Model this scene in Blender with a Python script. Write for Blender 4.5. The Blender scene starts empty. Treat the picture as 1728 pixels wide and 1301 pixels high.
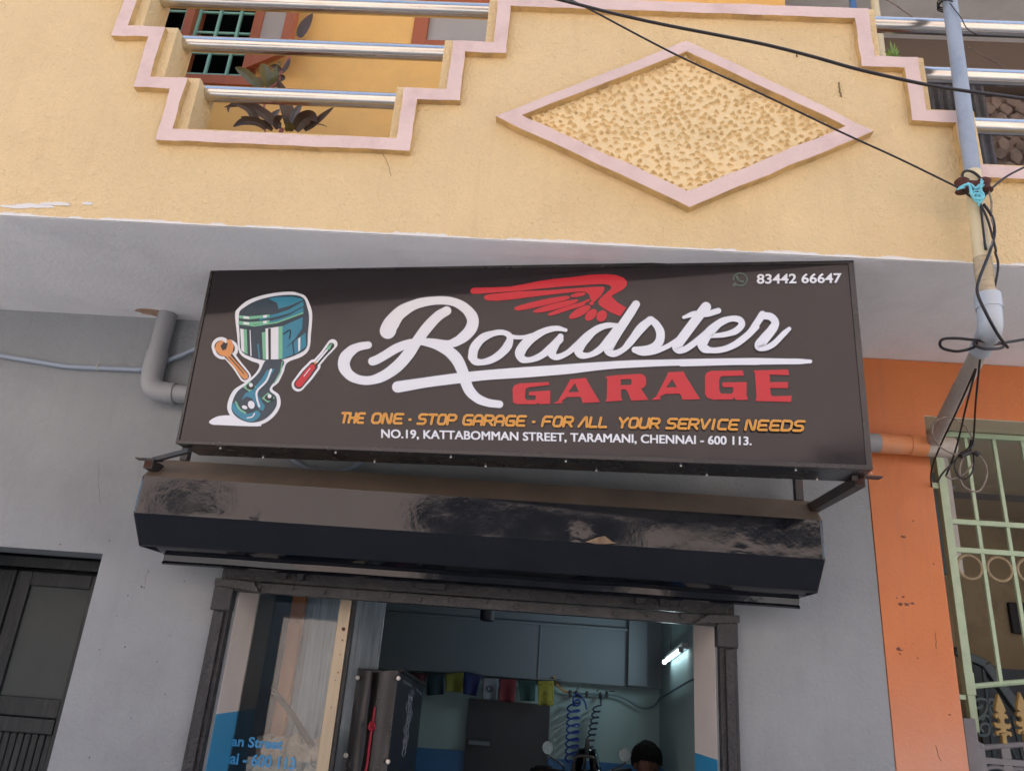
import bpy, bmesh, math, random
import numpy as np
from mathutils import Vector, noise
from mathutils.geometry import tessellate_polygon
random.seed(7)
R = math.radians
SC = bpy.context.scene
COL = SC.collection

# ------------------------------------------------------------ camera
F, CX, CY = 1270.0, 864.0, 650.5          # focal length and centre in photo pixels
up = np.array([256.0, -3390.5, F]); up /= np.linalg.norm(up)
ex = -np.array([-28000.0, -1639.0, F]); ex -= up*(ex@up); ex /= np.linalg.norm(ex)
ey = np.cross(up, ex)
M3 = np.array([ex, ey, up])
CAM = np.array([0.0, -4.0, 1.9])
cam_d = bpy.data.cameras.new('camera'); cam = bpy.data.objects.new('camera', cam_d); COL.objects.link(cam)
cam_d.sensor_width = 36.0; cam_d.sensor_fit = 'HORIZONTAL'; cam_d.lens = F/1728*36
cam_d.clip_start = 0.05; cam_d.clip_end = 500
from mathutils import Matrix
cxw, cyw, czw = M3@[1, 0, 0], M3@[0, -1, 0], M3@[0, 0, -1]
cam.matrix_world = Matrix([[cxw[i], cyw[i], czw[i], CAM[i]] for i in range(3)] + [[0, 0, 0, 1]])
SC.camera = cam

# ------------------------------------------------------------ light
SUN_EL, SUN_AZ = 56.0, 12.0               # azimuth clockwise from +Y: the sun stands behind the shop, its front is in open shade
w = bpy.data.worlds.new('World'); SC.world = w; w.use_nodes = True
nt = w.node_tree
sky = nt.nodes.new('ShaderNodeTexSky'); sky.sky_type = 'NISHITA'; sky.sun_disc = False
sky.sun_elevation = R(SUN_EL); sky.sun_rotation = R(SUN_AZ); sky.air_density = 1.0; sky.dust_density = 3.0; sky.ozone_density = 1.0
nt.links.new(sky.outputs[0], nt.nodes['Background'].inputs[0]); nt.nodes['Background'].inputs[1].default_value = 0.15
sd = bpy.data.lights.new('sun', 'SUN'); sd.energy = 3.2; sd.angle = R(.5); sd.color = (1.0, 0.965, 0.92)
so = bpy.data.objects.new('sun', sd); COL.objects.link(so)
dv = Vector((math.sin(R(SUN_AZ))*math.cos(R(SUN_EL)), math.cos(R(SUN_AZ))*math.cos(R(SUN_EL)), math.sin(R(SUN_EL))))
so.rotation_euler = dv.to_track_quat('Z', 'Y').to_euler(); so.location = dv*30
SC.view_settings.view_transform = 'Standard'; SC.view_settings.look = 'None'
SC.view_settings.exposure = 1.85; SC.view_settings.gamma = 1.0

# ------------------------------------------------------------ pixel -> point on a real plane
def ray(px, py): return M3@np.array([px-CX, py-CY, F])
def atY(px, py, Y): d = ray(px, py); return Vector(CAM + (Y-CAM[1])/d[1]*d)
def atZ(px, py, Z): d = ray(px, py); return Vector(CAM + (Z-CAM[2])/d[2]*d)
def atX(px, py, X): d = ray(px, py); return Vector(CAM + (X-CAM[0])/d[0]*d)
def crop(ox, oy, s): return lambda x, y: (ox+x/s, oy+y/s)

# ------------------------------------------------------------ mesh builder
ORG = {}
class MB:
    def __init__(s): s.v = []; s.f = []
    def add(s, vs, fs):
        n = len(s.v); s.v += [tuple(p) for p in vs]; s.f += [tuple(i+n for i in f) for f in fs]; return s
    def box(s, x0, x1, y0, y1, z0, z1):
        return s.add([(x, y, z) for x in (x0, x1) for y in (y0, y1) for z in (z0, z1)],
                     [(0,1,3,2),(4,6,7,5),(0,4,5,1),(2,3,7,6),(0,2,6,4),(1,5,7,3)])
    def obox(s, a, b, wd, ht, upv=(0,0,1)):          # bar from a to b
        a, b = Vector(a), Vector(b); t = (b-a).normalized(); u = Vector(upv)
        if abs(t.dot(u)) > .98: u = Vector((0,1,0))
        r = t.cross(u).normalized(); u = r.cross(t)
        q = [p + r*i*wd/2 + u*j*ht/2 for p in (a, b) for i, j in ((-1,-1),(1,-1),(1,1),(-1,1))]
        return s.add(q, [(3,2,1,0),(4,5,6,7),(0,1,5,4),(1,2,6,5),(2,3,7,6),(3,0,4,7)])
    def prism(s, loops, f0, f1):                      # 2-D loops (outer, holes) -> solid between two maps
        if not isinstance(loops[0][0], (tuple, list)): loops = [loops]
        flat = [p for l in loops for p in l]; n = len(flat)
        tris = tessellate_polygon([[Vector((p[0], p[1], 0)) for p in l] for l in loops])
        vs = [f0(*p) for p in flat] + [f1(*p) for p in flat]
        fs = [tuple(t) for t in tris] + [tuple(i+n for i in reversed(t)) for t in tris]
        k = 0
        for l in loops:
            m = len(l)
            fs += [(k+i, k+(i+1) % m, n+k+(i+1) % m, n+k+i) for i in range(m)]; k += m
        return s.add(vs, fs)
    def flat(s, loops, fn):
        if not isinstance(loops[0][0], (tuple, list)): loops = [loops]
        flat = [p for l in loops for p in l]
        tris = tessellate_polygon([[Vector((p[0], p[1], 0)) for p in l] for l in loops])
        return s.add([fn(*p) for p in flat], [tuple(t) for t in tris])
    def tube(s, pts, r, n=10, closed=False, caps=True):
        pts = [Vector(p) for p in pts]; m = len(pts)
        rs = r if isinstance(r, (list, tuple)) else [r]*m
        nv = None; ring = []
        for i, p in enumerate(pts):
            a = pts[(i-1) % m] if (closed or i) else p; b = pts[(i+1) % m] if (closed or i < m-1) else p
            t = (b-a).normalized()
            if nv is None: nv = t.orthogonal().normalized()
            nv = (nv - t*nv.dot(t)); nv = nv.normalized() if nv.length > 1e-6 else t.orthogonal().normalized()
            bi = t.cross(nv)
            ring.append([p + (nv*math.cos(2*math.pi*k/n) + bi*math.sin(2*math.pi*k/n))*rs[i] for k in range(n)])
        vs = [q for g in ring for q in g]; fs = []
        for i in range(m if closed else m-1):
            j = (i+1) % m
            fs += [(i*n+k, i*n+(k+1) % n, j*n+(k+1) % n, j*n+k) for k in range(n)]
        if caps and not closed: fs += [tuple(range(n-1, -1, -1)), tuple((m-1)*n+k for k in range(n))]
        return s.add(vs, fs)
    def lathe(s, c, prof, n=24, axis='z'):            # prof: (radius, height)
        c = Vector(c); vs = []; fs = []
        for r_, h in prof:
            for k in range(n):
                a = 2*math.pi*k/n; q = (r_*math.cos(a), r_*math.sin(a), h)
                if axis == 'y': q = (q[0], q[2], q[1])
                if axis == 'x': q = (q[2], q[0], q[1])
                vs.append(c+Vector(q))
        for i in range(len(prof)-1):
            fs += [(i*n+k, i*n+(k+1) % n, (i+1)*n+(k+1) % n, (i+1)*n+k) for k in range(n)]
        fs += [tuple(range(n-1, -1, -1)), tuple((len(prof)-1)*n+k for k in range(n))]
        return s.add(vs, fs)
    def grid(s, fn, nu, nv):
        vs = [fn(i/nu, j/nv) for j in range(nv+1) for i in range(nu+1)]; W = nu+1
        return s.add(vs, [(j*W+i, j*W+i+1, (j+1)*W+i+1, (j+1)*W+i) for j in range(nv) for i in range(nu)])
    def build(s, name, m, parent=None, smooth=False, bevel=0, label=None):
        o_ = ORG[parent.name] if parent else Vector((0,0,0))
        me = bpy.data.meshes.new(name)
        me.from_pydata([tuple(Vector(p)-o_) for p in s.v], [], s.f); me.update()
        b = bmesh.new(); b.from_mesh(me); bmesh.ops.recalc_face_normals(b, faces=b.faces); b.to_mesh(me); b.free()
        ob = bpy.data.objects.new(name, me); COL.objects.link(ob); me.materials.append(m)
        if smooth:
            for p in me.polygons: p.use_smooth = True
            me.set_sharp_from_angle(angle=R(40)) if hasattr(me, 'set_sharp_from_angle') else None
        if bevel:
            bv = ob.modifiers.new('bevel', 'BEVEL'); bv.width = bevel; bv.segments = 2; bv.limit_method = 'ANGLE'; bv.angle_limit = R(40)
        if parent: ob.parent = parent
        ORG[ob.name] = o_
        if label: ob['label'] = label
        return ob
def tag(o, label, cat, group=None, kind=None):
    if label: o['label'] = label
    if cat: o['category'] = cat
    if group: o['group'] = group
    if kind: o['kind'] = kind
    return o
def thing(name, label, cat, loc=(0,0,0), group=None):
    o = bpy.data.objects.new(name, None); COL.objects.link(o); o.location = loc; o.empty_display_size = .1
    ORG[o.name] = Vector(loc); return tag(o, label, cat, group)
def smoothpts(pts, k=6, closed=False):                # Catmull-Rom
    P = [Vector(p) for p in pts]; n = len(P); out = []
    for i in range(n if closed else n-1):
        p0 = P[(i-1) % n] if (closed or i) else P[0]*2-P[1]
        p1, p2 = P[i], P[(i+1) % n]
        p3 = P[(i+2) % n] if (closed or i+2 < n) else P[-1]*2-P[-2]
        for j in range(k):
            t = j/k
            out.append(.5*((2*p1)+(p2-p0)*t+(2*p0-5*p1+4*p2-p3)*t*t+(3*p1-p0-3*p2+p3)*t**3))
    if not closed: out.append(P[-1])
    return out

# ------------------------------------------------------------ materials
def mat(name, col, rough=.6, metal=0.0, bump=0.0, bscale=40.0, var=0.0, vscale=3.0, spec=.5, coat=0.0, stain=None, stain_amt=0.0, stain_scale=1.2, aniso=None, bump2=0.0, b2scale=6.0, rvar=0.0, dist=.01, streak=None, streak_amt=0.0, streak_scale=(7,7,.55), low_tint=None):
    m = bpy.data.materials.new(name); m.use_nodes = True; N = m.node_tree.nodes; L = m.node_tree.links
    b = N['Principled BSDF']
    b.inputs['Base Color'].default_value = (*col, 1); b.inputs['Roughness'].default_value = rough; b.inputs['Metallic'].default_value = metal
    b.inputs['Specular IOR Level'].default_value = spec; b.inputs['Coat Weight'].default_value = coat; b.inputs['Coat Roughness'].default_value = .08
    tc = N.new('ShaderNodeTexCoord'); mp = N.new('ShaderNodeMapping'); L.new(tc.outputs['Object'], mp.inputs[0])
    if aniso: mp.inputs['Scale'].default_value = aniso
    def noi(sc, det=6, ro=.6):
        n = N.new('ShaderNodeTexNoise'); n.inputs['Scale'].default_value = sc; n.inputs['Detail'].default_value = det; n.inputs['Roughness'].default_value = ro
        L.new(mp.outputs[0], n.inputs['Vector']); return n
    src = None
    if var:
        n = noi(vscale); rp = N.new('ShaderNodeValToRGB'); rp.color_ramp.elements[0].position = .3; rp.color_ramp.elements[1].position = .7
        lo = [max(0, c*(1-var)) for c in col]; hi = [min(1, c*(1+var)) for c in col]
        rp.color_ramp.elements[0].color = (*lo, 1); rp.color_ramp.elements[1].color = (*hi, 1)
        L.new(n.outputs['Fac'], rp.inputs[0]); src = rp.outputs[0]
    if stain:
        n = noi(stain_scale, 9, .68); rp = N.new('ShaderNodeValToRGB'); rp.color_ramp.elements[0].position = .5; rp.color_ramp.elements[1].position = .72
        rp.color_ramp.elements[0].color = (0,0,0,1); rp.color_ramp.elements[1].color = (stain_amt,)*3+(1,)
        L.new(n.outputs['Fac'], rp.inputs[0])
        mx = N.new('ShaderNodeMix'); mx.data_type = 'RGBA'; L.new(rp.outputs[0], mx.inputs[0])
        if src: L.new(src, mx.inputs[6])
        else: mx.inputs[6].default_value = (*col, 1)
        mx.inputs[7].default_value = (*stain, 1); src = mx.outputs[2]
    if streak:
        m2 = N.new('ShaderNodeMapping'); L.new(tc.outputs['Object'], m2.inputs[0]); m2.inputs['Scale'].default_value = streak_scale
        n = N.new('ShaderNodeTexNoise'); n.inputs['Scale'].default_value = 1.6; n.inputs['Detail'].default_value = 8; n.inputs['Roughness'].default_value = .65; L.new(m2.outputs[0], n.inputs['Vector'])
        rp = N.new('ShaderNodeValToRGB'); rp.color_ramp.elements[0].position = .54; rp.color_ramp.elements[1].position = .74
        rp.color_ramp.elements[0].color = (0,0,0,1); rp.color_ramp.elements[1].color = (streak_amt,)*3+(1,); L.new(n.outputs['Fac'], rp.inputs[0])
        mx = N.new('ShaderNodeMix'); mx.data_type = 'RGBA'; L.new(rp.outputs[0], mx.inputs[0])
        if src: L.new(src, mx.inputs[6])
        else: mx.inputs[6].default_value = (*col, 1)
        mx.inputs[7].default_value = (*streak, 1); src = mx.outputs[2]
    if low_tint:                                        # blends to a second, paler colour towards the bottom
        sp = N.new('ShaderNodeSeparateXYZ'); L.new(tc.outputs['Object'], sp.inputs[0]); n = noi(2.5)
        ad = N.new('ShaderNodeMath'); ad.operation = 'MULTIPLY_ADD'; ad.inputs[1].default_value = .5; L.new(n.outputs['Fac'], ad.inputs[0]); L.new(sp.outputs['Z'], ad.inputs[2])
        mr = N.new('ShaderNodeMapRange'); mr.interpolation_type = 'SMOOTHSTEP'; mr.inputs['From Min'].default_value = low_tint[1]; mr.inputs['From Max'].default_value = low_tint[2]; mr.inputs['To Min'].default_value = 1; mr.inputs['To Max'].default_value = 0; L.new(ad.outputs[0], mr.inputs[0])
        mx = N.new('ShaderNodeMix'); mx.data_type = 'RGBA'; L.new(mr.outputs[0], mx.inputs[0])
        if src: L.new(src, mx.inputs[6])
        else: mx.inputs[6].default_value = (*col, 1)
        mx.inputs[7].default_value = (*low_tint[0], 1); src = mx.outputs[2]
    if src: L.new(src, b.inputs['Base Color'])
    if rvar:
        n = noi(vscale*2.2, 8); mr = N.new('ShaderNodeMapRange'); mr.inputs['To Min'].default_value = max(.02, rough-rvar); mr.inputs['To Max'].default_value = min(1, rough+rvar)
        mr.inputs['From Min'].default_value = .3; mr.inputs['From Max'].default_value = .7
        L.new(n.outputs['Fac'], mr.inputs[0]); L.new(mr.outputs[0], b.inputs['Roughness'])
    last = None
    for amt, sc in ((bump2, b2scale), (bump, bscale)):
        if amt:
            n = noi(sc, 5); bp = N.new('ShaderNodeBump'); bp.inputs['Strength'].default_value = amt; bp.inputs['Distance'].default_value = dist
            L.new(n.outputs['Fac'], bp.inputs['Height'])
            if last: L.new(last.outputs[0], bp.inputs['Normal'])
            last = bp
    if last: L.new(last.outputs[0], b.inputs['Normal'])
    return m
def glass_mat(name, tint=(.92,.96,.97), refl=1.45, rough=0.0, film=None, film_amt=0.0):
    m = bpy.data.materials.new(name); m.use_nodes = True; N = m.node_tree.nodes; L = m.node_tree.links
    N.remove(N['Principled BSDF']); out = N['Material Output']
    tr = N.new('ShaderNodeBsdfTransparent'); tr.inputs[0].default_value = (*tint, 1)
    gl = N.new('ShaderNodeBsdfGlossy'); gl.inputs['Roughness'].default_value = rough
    fr = N.new('ShaderNodeFresnel'); fr.inputs[0].default_value = refl
    mx = N.new('ShaderNodeMixShader'); L.new(fr.outputs[0], mx.inputs[0]); L.new(tr.outputs[0], mx.inputs[1]); L.new(gl.outputs[0], mx.inputs[2])
    if film:
        df = N.new('ShaderNodeBsdfDiffuse'); df.inputs[0].default_value = (*film, 1)
        m2 = N.new('ShaderNodeMixShader'); m2.inputs[0].default_value = film_amt; L.new(mx.outputs[0], m2.inputs[1]); L.new(df.outputs[0], m2.inputs[2]); mx = m2
    L.new(mx.outputs[0], out.inputs[0]); return m
def emit_mat(name, col, s):
    m = bpy.data.materials.new(name); m.use_nodes = True; b = m.node_tree.nodes['Principled BSDF']
    b.inputs['Base Color'].default_value = (*col, 1); b.inputs['Emission Color'].default_value = (*col, 1); b.inputs['Emission Strength'].default_value = s; return m

YEL = (.82, .62, .335)
m_yel = mat('yellow_plaster', YEL, .85, bump=.8, bscale=75, bump2=.75, b2scale=26, var=.05, vscale=1.6, stain=(.68,.48,.24), stain_amt=.4, stain_scale=1.7, spec=.25, dist=.018, streak=(.60,.42,.22), streak_amt=.2)
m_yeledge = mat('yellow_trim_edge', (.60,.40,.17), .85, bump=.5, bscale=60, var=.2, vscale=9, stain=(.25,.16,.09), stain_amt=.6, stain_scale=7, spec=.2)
m_yelst = mat('yellow_stucco', (.80,.615,.34), .85, bump=.3, bscale=90, var=.05, vscale=8, spec=.25)
m_yelup = mat('yellow_upper_wall', (.80,.50,.17), .8, bump=.25, bscale=50, var=.06, vscale=2, stain=(.5,.34,.16), stain_amt=.4, spec=.25)
m_pink = mat('pink_trim_paint', (.70,.535,.48), .7, bump=.3, bscale=60, var=.06, vscale=4, stain=(.45,.30,.28), stain_amt=.4, stain_scale=5, spec=.3)
m_grey = mat('grey_wall_paint', (.270,.289,.300), .75, bump=.5, bscale=45, bump2=.35, b2scale=7, var=.07, vscale=1.5, stain=(.20,.205,.22), stain_amt=.45, stain_scale=1.8, spec=.3, streak=(.22,.225,.235), streak_amt=.35, dist=.012)
m_soff = mat('soffit_paint', (.84,.83,.82), .85, bump=.35, bscale=50, bump2=.2, b2scale=6, var=.06, vscale=1.6, stain=(.50,.48,.46), stain_amt=.4, stain_scale=1.3, spec=.2)
m_chip = mat('chipped_white_paint', (.72,.70,.66), .8, bump=.4, bscale=60)
m_orange = mat('orange_wall_paint', (.56,.165,.042), .45, bump=.3, bscale=55, bump2=.25, b2scale=8, var=.06, vscale=2, stain=(.42,.12,.05), stain_amt=.35, spec=.5, rvar=.1, streak=(.40,.13,.06), streak_amt=.5, low_tint=((.60,.335,.25), 1.2, 2.5))
m_beige = mat('beige_lintel_paint', (.55,.48,.34), .75, bump=.2, bscale=40, var=.05)
m_brownwall = mat('olive_brown_wall', (.34,.28,.18), .8, bump=.25, bscale=30, var=.1, vscale=2, stain=(.12,.10,.08), stain_amt=.6, stain_scale=2.5)
m_cream = mat('cream_reveal_paint', (.60,.53,.48), .6, bump=.15, bscale=30, var=.04, vscale=4)
m_blue = mat('blue_dado_paint', (.03,.24,.44), .5, bump=.1, bscale=30, var=.06)
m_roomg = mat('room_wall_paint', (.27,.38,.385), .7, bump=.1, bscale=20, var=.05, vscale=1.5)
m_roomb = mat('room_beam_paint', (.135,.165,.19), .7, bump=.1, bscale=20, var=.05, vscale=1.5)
m_roomd = mat('room_dado_blue', (.03,.14,.33), .5, var=.05)
m_concrete = mat('street_concrete', (.30,.295,.285), .9, bump=.4, bscale=30, var=.15, vscale=1.2, stain=(.16,.155,.15), stain_amt=.6)
m_steel = mat('stainless_steel', (.62,.59,.54), .22, metal=1.0, var=.05, vscale=3, rvar=.07, stain=(.42,.38,.32), stain_amt=.5, stain_scale=9, aniso=(1,5,5))
m_alu = mat('aluminium_mullion', (.36,.31,.23), .38, metal=.75, var=.06, vscale=6, aniso=(6,6,.6), rvar=.08)
m_blackgloss = mat('black_gloss_paint', (.006,.007,.010), .07, spec=.6, bump2=.05, b2scale=2.2, bump=.04, bscale=16, stain=(.02,.02,.025), stain_amt=.5, stain_scale=6, rvar=.05, dist=.02)
m_blackpaint = mat('black_enamel', (.018,.018,.020), .38, spec=.5, bump=.9, bscale=60, bump2=.5, b2scale=14, stain=(.06,.055,.05), stain_amt=.5, stain_scale=8, rvar=.15)
m_blackwood = mat('black_painted_wood', (.024,.030,.033), .45, spec=.35, bump=.5, bscale=30, aniso=(5,5,.7), stain=(.075,.08,.08), stain_amt=.6, stain_scale=5, rvar=.12)
m_blackmetal = mat('black_steel_tube', (.03,.03,.032), .45, spec=.5, var=.2, vscale=20, stain=(.14,.05,.02), stain_amt=.5, stain_scale=14)
m_signface = mat('sign_vinyl_brown', (.020,.015,.0165), .10, spec=.42, var=.06, vscale=2, bump2=.07, b2scale=2.6, rvar=.05)
m_signbox = mat('sign_box_black', (.01,.011,.014), .25, spec=.6, rvar=.08)
m_signtrim = mat('sign_trim', (.030,.026,.025), .25, spec=.5, var=.4, vscale=2.2, rvar=.1)
m_vwhite = mat('vinyl_white', (.70,.72,.76), .3, spec=.5, var=.02)
m_vgrey = mat('vinyl_grey_white', (.62,.60,.59), .35, var=.02)
m_vblack = mat('vinyl_black', (.012,.012,.016), .3)
m_vred = mat('vinyl_red', (.50,.014,.025), .3, var=.04)
m_vorange = mat('vinyl_orange', (.80,.38,.055), .3, var=.03)
m_vogold = mat('vinyl_dark_gold', (.50,.20,.03), .3, var=.03)
m_vteal = mat('vinyl_teal', (.02,.20,.30), .3, var=.04)
m_vnavy = mat('vinyl_navy', (.018,.04,.06), .3)
m_vgreen = mat('vinyl_green', (.16,.45,.28), .3)
m_vcopper = mat('vinyl_copper', (.62,.26,.08), .3)
m_vicon = mat('vinyl_grey_green', (.075,.125,.095), .35)
m_pvcg = mat('grey_pvc', (.30,.31,.325), .45, var=.06, bump=.1, bscale=30, stain=(.22,.22,.23), stain_amt=.5, stain_scale=3)
m_pvcb = mat('blue_grey_pvc', (.30,.35,.41), .5, var=.12, vscale=6, bump=.15, bscale=40, stain=(.16,.21,.29), stain_amt=.8, stain_scale=7, aniso=(1,1,.5))
m_pvcc = mat('cream_pvc', (.66,.56,.34), .5, var=.05, stain=(.45,.36,.22), stain_amt=.4, stain_scale=4)
m_pvcw = mat('white_pvc_elbow', (.46,.50,.53), .35, var=.03)
m_pvct = mat('taupe_pvc', (.47,.42,.36), .5, var=.08, stain=(.15,.12,.1), stain_amt=.6, stain_scale=5)
m_pvco = mat('orange_painted_pvc', (.68,.25,.09), .4, var=.08, vscale=5, bump=.2, bscale=20, spec=.5, stain=(.55,.40,.30), stain_amt=.5, stain_scale=4)
m_conduit = mat('conduit_blue_grey', (.30,.36,.44), .45, var=.04)
m_cable = mat('black_cable', (.018,.015,.015), .4, spec=.4)
m_cableg = mat('grey_frayed_cable', (.22,.18,.15), .6, var=.6, vscale=30)
m_rope = mat('cyan_nylon_rope', (.16,.52,.60), .5, var=.25, vscale=60)
m_rust = mat('rusty_iron', (.085,.026,.016), .85, bump=.5, bscale=60, var=.4, vscale=25)
m_rustd = mat('dark_rust', (.05,.018,.010), .9, var=.4, vscale=30)
m_brown = mat('brown_window_wood', (.36,.105,.045), .5, bump=.12, bscale=30, var=.08, aniso=(4,4,.6))
m_green = mat('pale_green_enamel', (.37,.49,.33), .4, var=.06, vscale=8, stain=(.20,.28,.18), stain_amt=.4, stain_scale=9)
m_greend = mat('mint_window_grille', (.22,.47,.38), .4, var=.05)
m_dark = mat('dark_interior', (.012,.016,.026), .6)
m_frost = mat('frosted_pane', (.36,.35,.33), .3, var=.04, spec=.6, bump=.3, bscale=90)
m_gold = mat('gold_paint', (.30,.20,.065), .5, var=.1, vscale=25, bump=.2, bscale=50)
m_iron = mat('grey_iron_gate', (.15,.145,.15), .5, var=.15, vscale=9, bump=.3, bscale=40)
m_railblue = mat('dark_teal_iron', (.03,.055,.065), .5, var=.15, vscale=9)
m_brass = mat('dull_gold_ring', (.27,.21,.12), .45, var=.1, vscale=12)
m_screw = mat('screw_zinc', (.62,.60,.56), .35, metal=.6)
m_leaf1 = mat('purple_leaf', (.060,.036,.022), .4, var=.35, vscale=9, spec=.5)
m_leaf2 = mat('olive_leaf', (.13,.115,.035), .4, var=.3, vscale=9, spec=.5)
m_leaf3 = mat('grey_leaf', (.17,.17,.19), .45, var=.2, vscale=9)
m_leafg = mat('green_leaf', (.20,.32,.06), .45, var=.3, vscale=30)
m_clay = mat('clay_pot', (.36,.13,.06), .8, var=.1)
m_stem = mat('pink_stem', (.32,.09,.09), .5, var=.2)

cW = crop(180, 0, 2.4686); cD = crop(820, 0, 1.9031); cT = crop(1400, 0, 3.0976)
cL = crop(0, 300, 2.6025); cO = crop(1400, 400, 2.602); cG = crop(1440, 850, 2.885); cK = crop(1560, 220, 6.506)
cA = crop(560, 450, 4.32); cB = crop(880, 450, 4.32); cC = crop(1150, 440, 3.7176); cP = crop(330, 460, 4.6464)
c5 = crop(0, 900, 3.245); c6 = crop(340, 960, 3.815); c7 = crop(560, 980, 4.0525); c8 = crop(880, 980, 4.0525)
cH = crop(180, 720, 4.647); cV = crop(1200, 720, 3.825); c3 = crop(1540, 660, 6.505); cN = crop(1600, 1100, 6.469)
cQ = crop(230, 0, 5.003); cI = crop(900, 1120, 6.912); cF = crop(660, 1120, 5.76)

# ------------------------------------------------------------ street and buildings
ZS = 3.69                                   # underside of the balcony
YF = -1.07                                  # balcony front plaster
g = MB().box(-60, 60, -60, 40, -.3, 0).build('street_ground', m_concrete); tag(g, 'grey concrete street in front of the shop', 'street', kind='structure')

bld = thing('shop_building', 'grey and yellow two storey building with stepped pink trimmed balcony over the shop', 'building', (0, 0, 0))
# ground floor wall with door and shop openings
gw = MB()
DX0, DX1, DZ = -3.35, -2.292, 2.311
OX0, OX1, OZ = -1.525, .918, 2.30
gw.prism([[(-7,0),(DX0,0),(DX0,DZ),(DX1,DZ),(DX1,0),(OX0,0),(OX0,OZ),(OX1,OZ),(OX1,0),(1.75,0),(1.75,ZS),(-7,ZS)]],
         lambda x, z: (x, 0, z), lambda x, z: (x, .30, z))
gw.build('ground_floor_wall', m_grey, bld)
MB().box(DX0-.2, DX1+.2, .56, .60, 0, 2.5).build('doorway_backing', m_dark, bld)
# reveals of the shop opening: cream paint over a blue dado
zd_l, zd_r = 1.585, 1.56
for sx, xa, xb, zd in ((-1, OX0+.003, OX0+.006, zd_l), (1, OX1-.003, .872, zd_r)):
    for m_, z0, z1, nm, mm in ((MB(), 0, zd, 'dado_reveal', m_blue), (MB(), zd, OZ, 'upper_reveal', m_cream)):
        xo = xa-.05*(1 if sx < 0 else -1)
        m_.prism([(xa, .002), (xb, .302), (xo, .302), (xo, .002)] if sx < 0 else [(xa, .002), (xo, .002), (xo, .302), (xb, .302)], lambda x, y: (x, y, z0), lambda x, y: (x, y, z1)); m_.build(nm, mm, bld)
# balcony slab
MB().box(-7, 7, YF+.004, 3.4, ZS, ZS+.25).build('balcony_slab', m_soff, bld)
MB().prism([(-7, YF+.006), (7, YF+.006), (7, -.95), (-7, -.93)], lambda x, y: (x, y, ZS-.005), lambda x, y: (x, y, ZS-.0005)).build('drip_band', m_soff, bld, bevel=.003)
ch = MB(); top = []; xx = -6.9; run = 0; hh = .004
while xx < 6.9:
    run -= 1
    if run <= 0: run = random.randint(3, 14); hh = random.choice([.0015, .004, .006, .009, .012])
    top.append((xx, ZS+hh*random.uniform(.7, 1.25))); xx += random.uniform(.010, .022)
ch.prism([(-6.9, ZS-.004)] + top + [(top[-1][0], ZS-.004)], lambda x, z: (x, YF-.003, z), lambda x, z: (x, YF+.001, z))
ch.build('chipped_paint_edge', m_chip, bld)
for px, py, rx, ry in ((60, 348, .11, .012), (95, 345, .08, .010), (148, 344, .03, .010), (30, 350, .08, .010)):
    c_ = atY(px, py, YF)
    ch = MB(); ch.prism([(c_.x+rx*math.cos(a)*random.uniform(.75, 1.1), c_.z+ry*math.sin(a)*random.uniform(.6, 1.2)) for a in np.linspace(0, 6.28, 18)[:-1]], lambda x, z: (x, YF-.0035-.0004*(px % 4), z), lambda x, z: (x, YF+.001, z)); ch.build('white_paint_smear', m_chip, bld)

# stepped parapet: outer path of the pink trim (measured on the front plane)
K = .98976
def k_(p): return (p[0]*K, (p[1]-1.9)*K+1.9)
PL = [(-2.70,6.2),(-2.70,5.39),(-2.51,5.39),(-2.51,5.08),(-2.317,5.08),(-2.317,4.772),(-2.125,4.772),(-2.125,4.452),(-1.937,4.452),(-1.937,4.143),(-.708,4.143),(-.708,4.450),(-.50,4.450),(-.50,4.757),(-.294,4.757),(-.294,5.066),
      (1.443,5.066),(1.443,4.761),(1.652,4.761),(1.652,4.444),(1.852,4.443),(1.852,4.14),(3.05,4.14),(3.05,4.45),(3.25,4.45),(3.25,4.76),(3.45,4.76),(3.45,6.2)]
PL = [k_(p) for p in PL]
def offset(path, dx, dz):                   # to the open side (left-normal of the path, upwards on level runs)
    out = []
    for i, p in enumerate(path):
        vx = vz = 0
        for q0, q1 in ((path[i-1], p) if i else (path[0], path[1]), (p, path[i+1]) if i < len(path)-1 else (path[-2], path[-1])):
            tx, tz = q1[0]-q0[0], q1[1]-q0[1]; l = math.hypot(tx, tz)
            if abs(tx) > abs(tz): vz = dz*(1 if tx > 0 else -1)
            else: vx = -dx*(1 if tz > 0 else -1)
        out.append((p[0]+vx, p[1]+vz))
    return out
def densify(path, step, jit, closed=False):
    out = []; n = len(path)
    for i in range(n if closed else n-1):
        a, b = path[i], path[(i+1) % n]; m = max(1, int(math.dist(a, b)/step))
        for j in range(m):
            t = j/m; q = (a[0]+(b[0]-a[0])*t, a[1]+(b[1]-a[1])*t)
            out.append((q[0]+jit*noise.noise(Vector((q[0]*7, q[1]*7, 1.3)))*1.6+random.uniform(-jit, jit)*.5, q[1]+jit*noise.noise(Vector((q[0]*7, q[1]*7, 8.3)))*1.6+random.uniform(-jit, jit)*.5))
    if not closed: out.append(path[-1])
    return out
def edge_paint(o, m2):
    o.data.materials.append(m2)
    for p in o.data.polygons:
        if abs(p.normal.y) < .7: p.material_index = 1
IN = offset(PL, .068, .066); WL = offset(PL, .115, .10)
par = MB()
par.prism([[(-7, ZS+.003), (7, ZS+.003), (7, 6.2)] + WL[::-1] + [(-7, 6.2)]], lambda x, z: (x, YF, z), lambda x, z: (x, -.90, z))
par.build('parapet', m_yel, bld, bevel=.012)
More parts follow.
